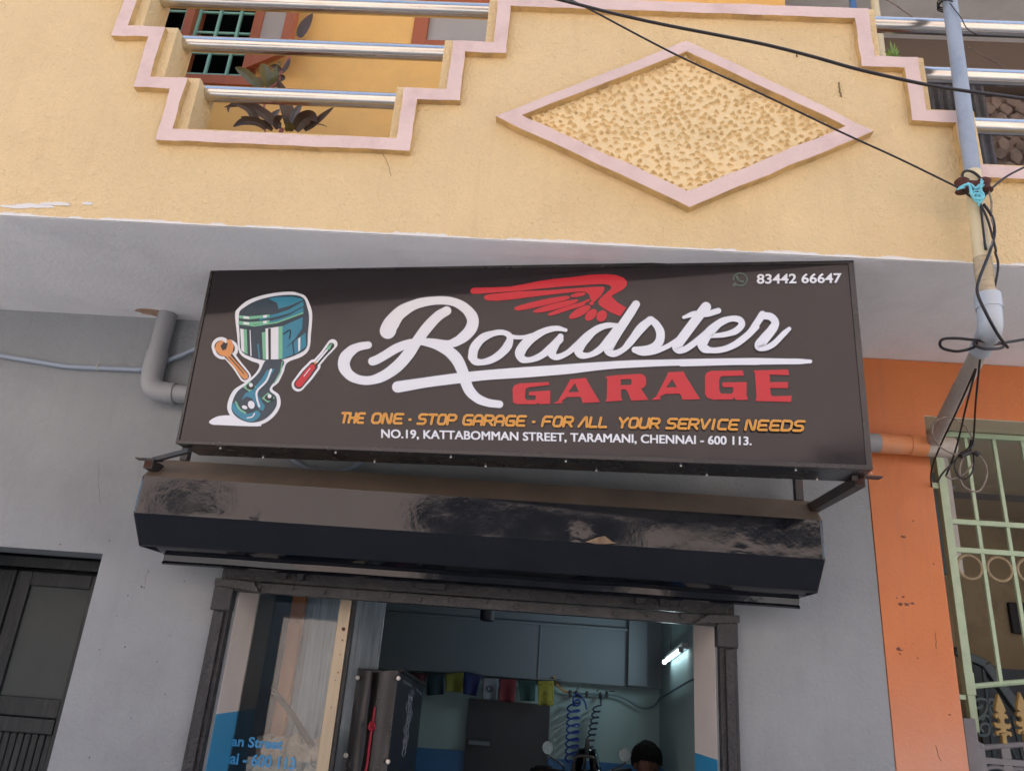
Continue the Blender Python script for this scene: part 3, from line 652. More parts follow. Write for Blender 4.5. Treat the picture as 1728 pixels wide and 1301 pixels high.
# tagline: rounded techno stroke letters
G_ = {'T':[[(0,1),(1,1)],[(.5,1),(.5,0)]],'H':[[(0,0),(0,1)],[(.95,0),(.95,1)],[(0,.5),(.95,.5)]],'E':[[(1,1),(.2,1),(.03,.85),(.03,.62),(.2,.5),(.85,.5)],[(.2,.5),(.03,.38),(.03,.15),(.2,0),(1,0)]],
 'O':[[(.25,0),(.8,0),(1,.2),(1,.8),(.8,1),(.25,1),(.03,.8),(.03,.2),(.25,0)]],'N':[[(0,0),(0,.95),(.2,1),(.75,.04),(.95,.04),(.95,1)]],'S':[[(1,1),(.25,1),(.05,.85),(.05,.65),(.25,.52),(.78,.5),(.98,.36),(.98,.14),(.78,0),(0,0)]],
 'P':[[(0,0),(0,1),(.78,1),(1,.85),(1,.58),(.78,.42),(.22,.42)]],'G':[[(1,1),(.25,1),(.03,.8),(.03,.2),(.25,0),(1,0),(1,.46),(.5,.46)]],'A':[[(0,0),(0,.75),(.25,1),(.75,1),(1,.75),(1,0)],[(0,.38),(1,.38)]],'Λ':[[(-.1,0),(.55,1),(.72,1),(1,0)]],
 'R':[[(0,0),(0,1),(.78,1),(1,.85),(1,.62),(.78,.45),(.22,.45)],[(.5,.45),(1,0)]],'F':[[(0,0),(0,.75),(.22,1),(1,1)],[(0,.48),(.85,.48)]],'L':[[(0,1),(0,.0),(.95,0)]],'Y':[[(0,1),(.5,.48),(1,1)],[(.5,.48),(.5,0)]],'U':[[(0,1),(0,.2),(.22,0),(.78,0),(1,.2),(1,1)]],
 'V':[[(0,1),(.5,0),(1,1)]],'I':[[(0,0),(0,1)]],'C':[[(1,1),(.25,1),(.03,.8),(.03,.2),(.25,0),(1,0)]],'D':[[(0,0),(0,1),(.75,1),(1,.78),(1,.22),(.75,0),(0,0)]],'-':[[(.1,.42),(.9,.42)]]}
def base_y(x): return 714.0+(x-571)*(728.2-714.0)/787
WORDS = [('THE',573,616),('ONE',625,681),('-',687.5,695.5),('STOP',703,771),('GARAGE',779,888),('-',896,904.5),('FOR',913,968),('ΛLL',976,1027),('YOUR',1041,1114),('SERVICE',1123,1247),('NEEDS',1256,1358)]
tout, tin, tgold = Art(.0006), Art(.002), Art(.0035)
for wd, xa, xb in WORDS:
    adv = [(.45 if c == 'I' else 1.0)*1.0 for c in wd]; gap = .34
    tot = sum(adv)+gap*(len(wd)-1); lh = 17.0; sl = .20
    cw = (xb-xa-3.6-lh*sl*.6)/tot; x = xa+1.8
    for c, a in zip(wd, adv):
        for stq in G_[c]:
            pts = []
            for (u, v) in stq:
                X = x+u*(a if c != 'I' else 0)*cw + (.2*cw if c == 'I' else 0); Y = base_y(X)-1.6-v*(lh-1.5) ; X += v*lh*sl
                pts.append((X, Y))
            dense = [pts[0]]
            for p, q in zip(pts[:-1], pts[1:]): dense += [lerp2(p, q, .5), q]
            tout.stroke(pts if len(pts) == 2 else dense, 5.3, k=3); tin.stroke(pts if len(pts) == 2 else dense, 3.9, k=3); tgold.stroke(pts if len(pts) == 2 else dense, .9, k=3)
        x += (a+gap)*cw
o = tin.build('tagline_lettering', m_vorange, sign); ORG[o.name] = ORG[sign.name]
tout.build('lettering_outline', m_vblack, o); tgold.build('lettering_inline', m_vogold, o)

# plain sans lettering from the built-in font, mapped into a pixel strip
def text_mesh(txt, bold):
    cu = bpy.data.curves.new('lettering', 'FONT'); cu.body = txt; cu.offset = bold; cu.resolution_u = 4
    o = bpy.data.objects.new('lettering', cu); COL.objects.link(o); dg = bpy.context.evaluated_depsgraph_get(); dg.update()
    me = bpy.data.meshes.new_from_object(o.evaluated_get(dg)); v = [tuple(q.co) for q in me.vertices]; f = [tuple(p.vertices) for p in me.polygons]
    bpy.data.objects.remove(o); bpy.data.meshes.remove(me); return v, f
def px_text(txt, x0, y0, x1, y1, cap, bold, fn, shear=0.0, capu=None):
    v, f = text_mesh(txt, bold); xs = [p[0] for p in v]; ys = [p[1] for p in v]
    a, b = min(xs), max(xs); hh = capu or max(ys)
    out = []
    for p in v:
        u = (p[0]-a)/(b-a); h = p[1]/hh
        out.append(fn(x0+(x1-x0)*u+shear*h*cap, y0+(y1-y0)*u-h*cap))
    return out, f
for nm, txt, x0, y0, x1, y1, cap, bd in (('address_lettering', 'NO.19, KATTABOMMAN STREET, TARAMANI, CHENNAI - 600 113.', 643.3, 738.6, 1268.5, 751.0, 14.4, .009), ('phone_lettering', '83442 66647', 1276.6, 478.8, 1420.6, 477.2, 16.6, .022)):
    m_ = MB()
    for k, (ox, oy) in enumerate(((-.55,-.35),(.55,-.35),(-.55,.35),(.55,.35),(0,0)) if bd < .02 else ((0,0),)): m_.add(*px_text(txt, x0+.5+ox, y0-.3+oy, x1-.5+ox, y1-.3+oy, cap-.6, 0 if bd < .02 else bd, lambda x, y: S(x, y, .003+k*.0002)))
    o = m_.build(nm, m_vwhite, sign); ORG[o.name] = ORG[sign.name]
    m_ = MB(); m_.add(*px_text(txt, x0-.9, y0+.8, x1+.9, y1+.8, cap+1.4, .06 if bd > .02 else .0, lambda x, y: S(x, y, .0008))); m_.build('lettering_outline', m_vblack, o)
ic = Art(.002)
ic.stroke([(1595+50*math.cos(t), 93+45*math.sin(t)) for t in np.linspace(2.55, 2.55-5.75+.0, 22)], 9, cB, k=3)
ic.stroke([(1553,118),(1543,140)], 8, cB, k=2); ic.stroke([(1543,140),(1572,133)], 8, cB, k=2)
ic.stroke([(1572,76),(1577,92),(1594,106),(1614,110)], [17,10,10,16], cB, k=5)
ic.build('telephone_icon', m_vicon, sign)

# engine piston emblem with a spanner and a screwdriver (a plain generic one)
em = {n: Art(l) for n, l in (('w', .0008), ('d', .0016), ('t', .0024), ('g', .0032), ('l', .0040), ('o', .0032), ('r', .0032), ('k', .0048))}
em['w'].poly(spl([(310,330),(330,285),(400,225),(500,185),(620,160),(740,150),(800,160),(860,185),(895,250),(915,330),(905,480),(890,600),(830,660),(720,705),(690,780),(650,860),(600,910),(655,960),(665,1040),(620,1120),(540,1180),(430,1205),(320,1170),(255,1090),(255,1010),(300,920),(390,860),(470,790),(500,720),(430,690),(345,630),(325,480)], 4), cP)
em['w'].poly(spl([(108,1165),(180,1125),(290,1120),(340,1140),(500,1185),(480,1205),(200,1195),(130,1190)], 4), cP)
em['d'].poly(spl([(340,325),(380,275),(480,220),(620,185),(760,175),(845,200),(875,270),(890,350),(880,480),(870,590),(800,640),(690,680),(560,690),(440,665),(355,610),(345,480)], 4), cP)
em['d'].poly(spl([(560,680),(690,690),(665,770),(620,850),(580,920),(630,970),(635,1040),(590,1110),(520,1160),(430,1175),(340,1145),(285,1085),(290,1010),(330,930),(420,860),(500,780)], 4), cP)
em['t'].poly([(570,205),(640,192),(760,190),(830,205),(845,215),(735,262),(650,285),(640,240)], cP)
for dy in (0, 45):
    em['t'].poly([(500,352+dy),(640,322+dy),(730,292+dy),(845,225+dy),(848,262+dy),(740,318+dy),(640,346+dy),(500,376+dy)], cP)
    em['g'].poly([(338,335+dy),(420,344+dy),(500,338+dy),(580,328+dy),(580,350+dy),(420,368+dy),(340,358+dy)], cP)
    em['l'].poly([(375,342+dy),(420,346+dy),(420,364+dy),(375,360+dy)], cP); em['l'].poly([(530,336+dy),(560,332+dy),(560,352+dy),(530,356+dy)], cP)
em['g'].poly([(335,395),(460,412),(640,385),(845,310),(845,322),(640,397),(460,424),(336,407)], cP)
em['l'].poly([(350,440),(376,444),(382,628),(358,608)], cP); em['g'].poly([(376,444),(402,447),(408,640),(382,628)], cP); em['l'].poly([(424,450),(430,450),(440,655),(430,652)], cP)
em['t'].poly([(484,560),(495,560),(506,676),(496,675)], cP)
em['g'].poly([(520,470),(548,466),(552,680),(528,678)], cP); em['l'].poly([(548,440),(650,425),(650,680),(552,682)], cP); em['g'].poly([(650,425),(682,420),(682,675),(650,680)], cP)
em['t'].poly([(682,420),(842,350),(835,440),(780,520),(700,600),(700,672),(682,675)], cP); em['t'].poly([(700,600),(862,470),(868,580),(800,630),(700,668)], cP)
em['k'].poly([(568,440),(590,437),(590,680),(572,682)], cP); em['k'].stroke([(760,540),(770,640)], 8, cP); em['l'].poly([(805,520),(822,505),(820,610),(806,620)], cP); em['k'].stroke([(690,480),(740,450),(735,520)], 8, cP)
em['t'].poly([(560,765),(620,755),(570,850),(500,910),(490,960),(520,1010),(545,1045),(530,1085),(505,1075),(480,1045),(440,985),(400,970),(360,1000),(390,945),(450,915),(520,830)], cP)
em['l'].stroke([(592,760),(555,850),(485,925),(480,980),(500,1050)], 15, cP)
em['t'].poly(spl([(300,1020),(340,1070),(400,1105),(450,1095),(480,1080),(510,1110),(480,1150),(430,1168),(370,1150),(310,1105),(285,1060)], 4), cP)
em['g'].stroke([(315,1015),(345,1070),(390,1100)], 14, cP); em['g'].stroke([(680,700),(660,790),(615,865)], 8, cP)
em['l'].ell((385,1056), 22, 14, 20, cP); em['l'].ell((437,1036), 26, 32, -20, cP); em['l'].stroke([(405,1140),(445,1130),(462,1105)], 9, cP)
for c_ in ((432,888), (578,975)):
    em['g'].poly([(c_[0]-60,c_[1]+10),(c_[0]-10,c_[1]-35),(c_[0]+45,c_[1]+8),(c_[0]-10,c_[1]+45)], cP); em['k'].ell((c_[0]-2,c_[1]+6), 34, 24, 0, cP)
    em['l'].m = em['l'].m; em['l'].l = .0056; em['l'].ell((c_[0]+2,c_[1]-6), 15, 15, 0, cP); em['l'].l = .0040
# spanner
SPN = [(150,600),(165,555),(205,528),(222,545),(195,575),(212,612),(240,600),(252,560),(240,522),(280,530),(300,575),(290,625),(275,650),(410,800),(412,828),(385,838),(362,818),(238,660),(190,645)]
em['w'].stroke([(200,580),(215,600),(260,600)], [150,160,150], cP); em['w'].stroke([(240,620),(320,720),(390,815)], [90,80,90], cP)
em['k'].l = .0012; em['k'].stroke([(196,582),(216,605),(262,594)], [96,104,94], cP); em['k'].stroke([(240,630),(320,722),(388,812)], [62,52,62], cP); em['k'].l = .0048
em['o'].poly(SPN, cP); em['k'].stroke([(262,660),(318,722),(378,792)], 7, cP)
# screwdriver
em['w'].stroke([(1075,560),(1000,650),(930,730)], [76,62,66], cP); em['w'].stroke([(930,730),(870,800),(805,880)], [100,112,104], cP)
em['k'].l = .0012; em['k'].stroke([(1066,572),(1000,652),(940,720)], [44,30,34], cP); em['k'].stroke([(925,735),(870,800),(808,876)], [66,76,74], cP); em['k'].l = .0048
em['g'].poly([(1075,550),(1052,602),(1030,608),(1026,588)], cP); em['l'].stroke([(1030,608),(950,702)], 14, cP); em['o'].poly([(945,690),(958,703),(938,722),(925,708)], cP)
em['r'].stroke([(915,742),(870,798),(812,872)], [46,56,54], cP); em['l'].stroke([(898,752),(850,812)], 6, cP)
E_ = em['w'].build('piston_emblem', m_vwhite, sign); ORG[E_.name] = ORG[sign.name]
for n_, nm, mm in (('d','emblem_dark_area',m_vnavy),('t','emblem_teal_area',m_vteal),('g','emblem_green_area',m_vgreen),('l','emblem_highlight',m_vwhite),('o','emblem_spanner',m_vcopper),('r','emblem_screwdriver_handle',m_vred),('k','emblem_line',m_vblack)):
    em[n_].build(nm, mm, E_)

# brackets that carry the sign
def bracket(nm, label, arm_px, Ye, plate, strut_to, post):
    e = atY(*arm_px, Ye); t = thing(nm, label, 'bracket', (e.x, 0, e.z), 'steel brackets under the sign ends')
    m_ = MB(); m_.obox((e.x, .0, e.z), (e.x, Ye, e.z), .045, .045); m_.build('arm', m_blackmetal, t, bevel=.003)
    MB().box(e.x-.017, e.x+.017, Ye-.002, Ye+.001, e.z-.017, e.z+.017).build('rusty_end', m_rustd, t)
    m_ = MB(); a, b = atY(*plate[0], Ye+.02), atY(*plate[1], Ye+.02); m_.obox((a.x, Ye+.03, e.z+.028), (b.x, Ye+.03, e.z+.028), .045, .006); m_.build('plate', m_blackmetal, t)
    m_ = MB(); m_.obox((e.x, Ye+.04, e.z+.03), strut_to, .022, .022); m_.build('strut', m_blackmetal, t, bevel=.002)
    p = atY(*post, -.2); m_ = MB(); m_.box(p.x-.02, p.x+.02, -.22, -.18, 2.79, 3.25); m_.build('post', m_blackmetal, t, bevel=.002)
    return t
bracket('sign_bracket', 'black steel tube bracket with a rusty open end at the left end of the sign', cH(325, 290), -.46, (cH(230,258), cH(420,262)), tuple(S(BLc[0]+14, BLc[1]+2)-SN*.05+Vector((0,0,-.012))), cH(618, 235))
bracket('sign_bracket', 'black steel tube bracket below the right end of the sign by the orange wall', cV(962, 352), -.90, (cV(786,322), cV(1102,332)), tuple(S(BRc[0]-20, BRc[1]-2)-SN*.10+Vector((0,0,-.012))), cV(560, 380))
# taped cable joint under the right corner
tj = thing('taped_cable_joint', 'black taped bundle of cable tucked under the right corner of the sign', 'cable joint', tuple(atY(*cV(880, 285), -.88)))
m_ = MB(); pp = [atY(*cV(x, y), -.90) for x, y in ((782,268),(815,276),(850,280),(900,276),(945,262),(980,262))]
m_.tube(smoothpts(pp, 4), [.003,.004,.006,.010,.013,.017,.020,.022,.022,.022,.021,.020,.019,.017,.016,.015,.013,.012,.012,.011,.010][:len(smoothpts(pp, 4))], 10); m_.build('tape_wrap', m_cable, tj, smooth=True)
m_ = MB()
for pts in (((950,300),(985,285),(1000,290),(965,320)), ((960,262),(990,275),(975,300),(955,322)), ((985,270),(1015,285),(1040,303))):
    m_.tube(smoothpts([atY(*cV(*p), -.92) for p in pts], 5), .0022, 6)
m_.build('loose_wire', m_screw, tj)

# ------------------------------------------------------------ shutter hood
hx0, hx1 = -1.95, 1.335
hood = thing('shutter_housing', 'long dented glossy black sheet metal shutter housing under the sign', 'shutter housing', (-.3, 0, 2.3))
prof = [(-.012, 2.80), (-.305, 2.767), (-.423, 2.652), (-.427, 2.470), (-.300, 2.330)]
dents = [(-1.39, .96, .045, .012), (.20, .97, .07, .012), (-.85, .05, .05, .006), (.95, .98, .05, .008)]
segs = list(zip(prof[:-1], prof[1:]))
nu = 260; vs = []; rows = []
sub = [4, 8, 12, 12]
for si, (a, b) in enumerate(segs):
    for j in range(sub[si] + (1 if si == 3 else 0)): rows.append((si, j/sub[si]))
hm = MB()
def hpt(u, si, t):
    a, b = segs[si]; x = hx0+(hx1-hx0)*u; y = a[0]+(b[0]-a[0])*t; z = a[1]+(b[1]-a[1])*t
    ny, nz = -(b[1]-a[1]), (b[0]-a[0]); l = math.hypot(ny, nz); ny, nz = ny/l, nz/l
    if ny > 0: ny, nz = -ny, -nz
    edge = math.sin(math.pi*min(1, max(0, t)))
    d = .0020*noise.noise(Vector((x*1.3+4, si*3.7, t*.5)))*edge + .0007*noise.noise(Vector((x*3.0, si*9.1, t*1.2))) + .00012*noise.noise(Vector((x*16, si*5.1, t*4)))
    for dx, dt, r_, am in dents:
        if si == 2 or (si == 1 and dt < .25) or (si == 3 and dt > .9):
            tt = t if si == 2 else (t-1 if si == 1 else t+1)
            q = ((x-dx)/r_)**2+((tt-dt)*.18/r_)**2
            if q < 6: d -= .28*am*math.exp(-q*1.4)*(1+.3*noise.noise(Vector((x*25, tt*6, 1))))
    return (x, y+ny*d, z+nz*d)
hm.v = [hpt(i/nu, *r_) for r_ in rows for i in range(nu+1)]; W_ = nu+1
hm.f = [(j*W_+i, j*W_+i+1, (j+1)*W_+i+1, (j+1)*W_+i) for j in range(len(rows)-1) for i in range(nu)]
ho = hm.build('hood_sheet', m_blackgloss, hood)
ho.data.materials.append(mat('dusty_black_sheet', (.17,.13,.095), .42, spec=.4, var=.25, vscale=1.6, stain=(.07,.06,.055), stain_amt=.7, stain_scale=1.2, rvar=.1))
for p in ho.data.polygons:
    if p.index//nu < sub[0]+sub[1]-1+1: p.material_index = 1
sm = ho.modifiers.new('solid', 'SOLIDIFY'); sm.thickness = .003
for p in ho.data.polygons: p.use_smooth = True
ho.data.set_sharp_from_angle(angle=R(25))
m_ = MB(); pr = prof + [(-.012, 2.330)]
m_.prism(pr, lambda y, z: (hx0+.004, y*.985, z-.002), lambda y, z: (hx0+.007, y*.985, z-.002)); m_.build('end_cap', m_blackgloss, hood)
m_ = MB(); m_.prism(pr, lambda y, z: (hx1-.004, y*.985, z-.002), lambda y, z: (hx1-.007, y*.985, z-.002)); m_.build('end_cap', m_blackgloss, hood)
m_ = MB(); fx0, fx1 = -1.87, 1.285
def flp(u, v):
    x = fx0+(fx1-fx0)*u; pr2 = [(-.298, 2.333), (-.25, 2.318), (-.205, 2.312), (-.19, 2.308), (-.186, 2.280), (-.20, 2.268), (-.185, 2.262)]
    i = min(int(v*6), 5); t = v*6-i; a, b = pr2[i], pr2[i+1]
    return (x, a[0]+(b[0]-a[0])*t+.003*noise.noise(Vector((x*2, v*3, 5))), a[1]+(b[1]-a[1])*t+.002*noise.noise(Vector((x*3, v, 9))))
m_.grid(flp, 120, 6); fo = m_.build('lower_flap', m_blackgloss, hood); fo.modifiers.new('solid', 'SOLIDIFY').thickness = .003
tq = atY(1020, 912, -.435); m_ = MB()
m_.add([(tq.x-.09, -.437, tq.z-.012), (tq.x-.03, -.452, tq.z+.012), (tq.x, -.455, tq.z+.018), (tq.x+.035, -.447, tq.z-.004), (tq.x+.06, -.440, tq.z-.008), (tq.x+.02, -.446, tq.z-.016), (tq.x-.04, -.450, tq.z-.020)], [(0,1,6),(1,2,5,6),(2,3,5),(3,4,5)])
m_.build('torn_lip', mat('torn_bright_steel', (.20,.14,.09), .5, metal=.4, var=.3, vscale=30), hood)

# shutter frame: lintel plate, guide rails, bolts
sf = thing('shutter_track', 'black painted steel lintel and guide rails around the shop opening', 'shutter track', (-.3, 0, 0))
lx0, lx1 = atY(374, 960, -.05).x, atY(1241, 1014, -.05).x
zl = atY(800, 1026, -.05).z
m_ = MB(); m_.box(lx0+.005, lx1-.005, -.045, -.002, zl+.055, 2.345); m_.box(lx0+.02, lx1-.02, -.06, -.003, zl-.002, zl+.050); m_.build('lintel_plate', m_blackpaint, sf, bevel=.004)
for x0, x1 in ((lx0, OX0-.012), (OX1+.008, lx1)):
    m_ = MB(); m_.box(x0, x1, -.055, -.003, .12, zl+.05); m_.box(x0-.012, x1+.004, -.07, -.003, zl-.10, zl+.045); m_.box(x0+.025, x1-.02, -.072, -.055, .12, zl-.105); m_.build('guide_rail', m_blackpaint, sf, bevel=.005)
k = 0
for i in range(15):
    x = lx0+.22+i*.165
    MB().lathe((x, -.062, zl+.028+(.006*math.sin(i*2.1))), [(.011,-.008),(.011,.004)], 8, 'y').build('bolt', m_blackpaint, sf)
for x, wd in ((lx0+.30, .05), (lx0+.41, .03), (lx0+1.02, .15), (lx1-.5, .05), (lx1-.38, .04)):
    MB().box(x, x+wd, -.075, -.045, zl+.075, zl+.125).build('lug', m_blackpaint, sf, bevel=.004)
m_ = MB(); m_.prism([(lx0-.01, zl+.055), (lx0+.19, zl+.05), (lx0+.23, zl+.0), (lx0-.01, zl+.02)], lambda x, z: (x, -.085, z), lambda x, z: (x, -.064, z)); m_.build('stop_plate', m_blackpaint, sf, bevel=.003)
m_ = MB(); m_.prism([(lx1+.01, zl+.055), (lx1-.14, zl+.05), (lx1-.22, zl-.0), (lx1+.01, zl+.02)], lambda x, z: (x, -.085, z), lambda x, z: (x, -.064, z)); m_.build('stop_plate', m_blackpaint, sf, bevel=.003)

# glass shop front
YG = .285
gf = thing('glass_shopfront', 'glass shop front pane with pale aluminium mullion and blue lettering, open at its right', 'shop window', (-1.2, YG, .15))
ma, mb_ = atY(*c6(900, 195), YG).x, atY(*c6(975, 200), YG).x
ZB, ZT = .17, 2.33
m_ = MB(); m_.box(ma, mb_, YG-.02, YG+.03, ZB, ZT); m_.build('mullion', m_alu, gf, bevel=.003)
for x, y, r_ in ((914, 385, .014), (908, 458, .006), (880, 664, .006), (893, 548, .004), (860, 715, .004), (835, 890, .004)):
    q = atY(*c6(x, y), YG-.021); MB().prism([(q.x+r_*math.cos(t)*random.uniform(.6, 1), q.z+r_*math.sin(t)*random.uniform(.6, 1)) for t in np.linspace(0, 6.28, 10)[:-1]], lambda x, z: (x, YG-.0215, z), lambda x, z: (x, YG-.0195, z)).build('screw_hole', m_rust, gf)
m_ = MB(); m_.box(mb_+.002, mb_+.02, YG-.012, YG+.028, ZB, ZT); m_.build('black_gasket', m_blackpaint, gf)
m_ = MB(); m_.box(OX0-.06, OX1+.06, YG-.02, YG+.03, ZT, ZT+.05); m_.box(OX0-.06, OX1+.06, YG-.02, YG+.03, ZB-.05, ZB); m_.build('frame', m_alu, gf)
m_glass = glass_mat('shop_glass', refl=1.6)
m_ = MB(); m_.box(OX0-.05, ma-.001, YG-.003, YG+.003, ZB, ZT); m_.build('pane', m_glass, gf)
m_txt = mat('blue_window_lettering', (.05,.28,.55), .4)
def GT(x, y): return atY(x, y, YG-.0055)
v1 = c6(190, 1135); v2 = c6(520, 1158); v3 = c6(180, 1250); v4 = c6(598, 1288)
def vis_text(txt, tail, xa, ya, xb, yb, cap):
    # the visible tail spans xa..xb; the rest of the word runs on behind the painted reveal
    vf, _ = text_mesh(txt, .03); vt, _ = text_mesh(tail, .03)
    wf_, wt_ = max(p[0] for p in vf)-min(p[0] for p in vf), max(p[0] for p in vt)-min(p[0] for p in vt)
    r_ = wf_/wt_; x0, y0 = xb-(xb-xa)*r_, yb-(yb-ya)*r_
    return px_text(txt, x0, y0, xb, yb, cap, .03, GT, shear=.16)
m_ = MB(); m_.add(*vis_text('Kattabomman Street', 'an Street', *v1, *v2, 17)); m_.build('window_lettering', m_txt, gf)
m_ = MB(); m_.add(*vis_text('Chennai - 600 113', 'ai - 600 113', *v3, *v4, 20)); m_.build('window_lettering', m_txt, gf)

# ------------------------------------------------------------ wooden door at the left
YD = .44
wd_ = thing('wooden_door', 'worn black painted panelled wooden door set back in the grey wall', 'door', (-2.7, YD, 0))
def dp(x, y, Y=YD): q = atY(*c5(x, y), Y); return q
fz1 = 2.311; fzb = dp(300, 195).z
m_ = MB(); m_.box(DX0, DX1, YD-.02, YD+.1, fzb, fz1-.002); m_.build('door_frame', m_blackwood, wd_, bevel=.004)
# centre line of the double leaf is at the left of the picture
xl = dp(105, 195).x; xr = dp(0, 0).x
lz = dp(110, 200).z; p1, p2, p3, p4 = dp(160, 285), dp(480, 305), dp(10, 880), dp(325, 912)
q1, q2 = dp(0, 990), dp(0, 1085)
xp0, xp1 = p1.x, (p2.x+p4.x)/2+.01
m_ = MB()
zt_, zm1 = (p1.z+p2.z)/2, (p3.z+p4.z)/2
zr1 = dp(0, 990).z; zr0 = dp(60, 1085).z
m_.box(xl, xp0, YD, YD+.045, .05, lz); m_.box(xp1, DX1-.002, YD, YD+.045, .05, lz); m_.box(xp0, xp1, YD, YD+.045, zt_, lz)
m_.box(xp0, xp1, YD+.002, YD+.045, zr1, zm1); m_.box(xp0, xp1, YD-.006, YD+.045, zr0, zr1-.004); m_.box(xp0, xp1, YD, YD+.045, .05, .25)
m_.build('door_leaf', m_blackwood, wd_, bevel=.006)
m_ = MB(); m_.box(xp0, xp1, YD+.02, YD+.04, zm1, zt_); m_.build('upper_panel', mat('faded_black_panel', (.052,.063,.064), .55, spec=.3, bump=.15, bscale=40, var=.12, vscale=3), wd_)
m_ = MB()
for i in range(9):
    x = xp0+(xp1-xp0)*i/9; m_.box(x+.002, x+(xp1-xp0)/9-.002, YD+.012, YD+.04, .25, zr0)
m_.build('ribbed_panel', m_blackwood, wd_, bevel=.008)
m_ = MB(); m_.box(DX0, xl-.03, YD, YD+.045, .05, lz); m_.box(xl-.028, xl-.003, YD-.015, YD+.045, .05, lz+.0); m_.build('second_leaf', m_blackwood, wd_, bevel=.006)

# ------------------------------------------------------------ pipes
dr = thing('drain_pipe', 'thick plastic drain pipe, grey at left and painted orange right of the sign', 'pipe', (-2.2, -.06, 3.2))
px_ = -2.232; zh_ = atY(310, 665, -.07).z; zh2 = atY(1482, 748, -.07).z
r_ = .052
MB().tube([(px_, -.07, ZS+.02), (px_, -.07, zh_+.13)], r_, 20).build('vertical_length', m_pvcg, dr, smooth=True)
MB().tube(smoothpts([(px_, -.07, zh_+.24), (px_, -.07, zh_+.12), (px_+.012, -.07, zh_+.05), (px_+.05, -.07, zh_+.012), (px_+.12, -.07, zh_), (px_+.16, -.07, zh_)], 6), .060, 20).build('elbow', m_pvcg, dr, smooth=True)
MB().tube([(px_+.15, -.07, zh_), (1.80, -.07, zh2)], r_, 20).build('horizontal_length', m_pvcg, dr, smooth=True)
e = atY(1588, 753, -.07)
MB().tube([(1.795, -.07, zh2), (e.x-.08, -.07, zh2)], r_+.001, 20).build('orange_length', m_pvco, dr, smooth=True)
MB().tube([(e.x-.17, -.07, zh2), (e.x-.085, -.07, zh2)], r_+.0045, 20).build('orange_coupling', m_pvco, dr, smooth=True)
MB().tube([(e.x-.085, -.07, zh2), (e.x+.06, -.07, zh2)], r_+.004, 20).build('end_cap', m_pvct, dr, smooth=True)
# hole around the pipe in the soffit
hp = MB()
hp.prism([(px_-.10+.13*math.cos(a)*random.uniform(.6, 1.2)*.6, -.085+.05*math.sin(a)*random.uniform(.7, 1.2)) for a in np.linspace(0, 6.28, 16)[:-1]], lambda x, y: (x, y, ZS-.004), lambda x, y: (x, y, ZS+.001)); hp.build('broken_plaster', mat('broken_plaster', (.42,.27,.18), .9, bump=.6, bscale=60, var=.25, vscale=20), bld)

rp = thing('rain_pipe', 'tall slim rain pipe, weathered blue above and cream below, ending in a white elbow', 'pipe', (1.8, -1.17, 3.4))
YP = -1.16
a0, a1, a2, a3 = atY(1597, -40, YP), atY(1641, 291, YP), atY(1661, 462, YP), atY(1667, 505, YP)
MB().tube([a0, a1], .0325, 18).build('blue_length', m_pvcb, rp, smooth=True)
MB().tube([a1, a2], .034, 18).build('cream_length', m_pvcc, rp, smooth=True)
MB().tube([a2-(a3-a2)*.6, a3], .0355, 18).build('taped_joint', mat('taped_joint', (.48,.38,.24), .7, var=.2, vscale=20, bump=.5, bscale=30, aniso=(1,1,6)), rp, smooth=True)
b1 = atY(1576, 742, -.13); b0 = atY(1660, 580, -.98)
dirn = (b1-b0).normalized()
MB().tube(smoothpts([a3-Vector((0,0,.0)), a3+(a3-a2).normalized()*.05, a3+(a3-a2).normalized()*.12+dirn*.02, b0-dirn*.03, b0+dirn*.05], 6), .046, 18).build('elbow', m_pvcw, rp, smooth=True)
MB().tube([a3+(a3-a2).normalized()*-.02, a3+(a3-a2).normalized()*.045], .050, 18).build('elbow_collar', m_pvcw, rp, smooth=True)
MB().tube([b0, b1], .036, 18).build('sloping_length', m_pvct, rp, smooth=True)

cdt = thing('conduit_hose', 'thin blue grey conduit hose sagging across the grey wall at left', 'conduit', tuple(atY(165, 622, -.02)))
pts = [atY(x, y, -.022) for x, y in ((-60,585),(0,600),(60,610),(110,618),(165,621),(210,623),(245,623))] + [atY(285,608,-.035), atY(330,589,-.05), atY(372,566,-.06)]
MB().tube(smoothpts(pts, 6), .0135, 12).build('hose', m_conduit, cdt, smooth=True)
q = atY(165, 621, -.022)
m_ = MB(); m_.tube([q+Vector((0,0,-.016)), q+Vector((0,-.016,-.002)), q+Vector((0,-.012,.014)), q+Vector((0,.005,.03))], .004, 6); m_.build('clip', m_screw, cdt)
m_ = MB(); q = atY(600, 770, -.02)
m_.tube(smoothpts([atY(x, y, -.022) for x, y in ((470,740),(490,772),(520,790),(560,797),(595,790),(620,770),(635,740))], 6), .0135, 12); m_.build('hose_loop', m_conduit, cdt, smooth=True)

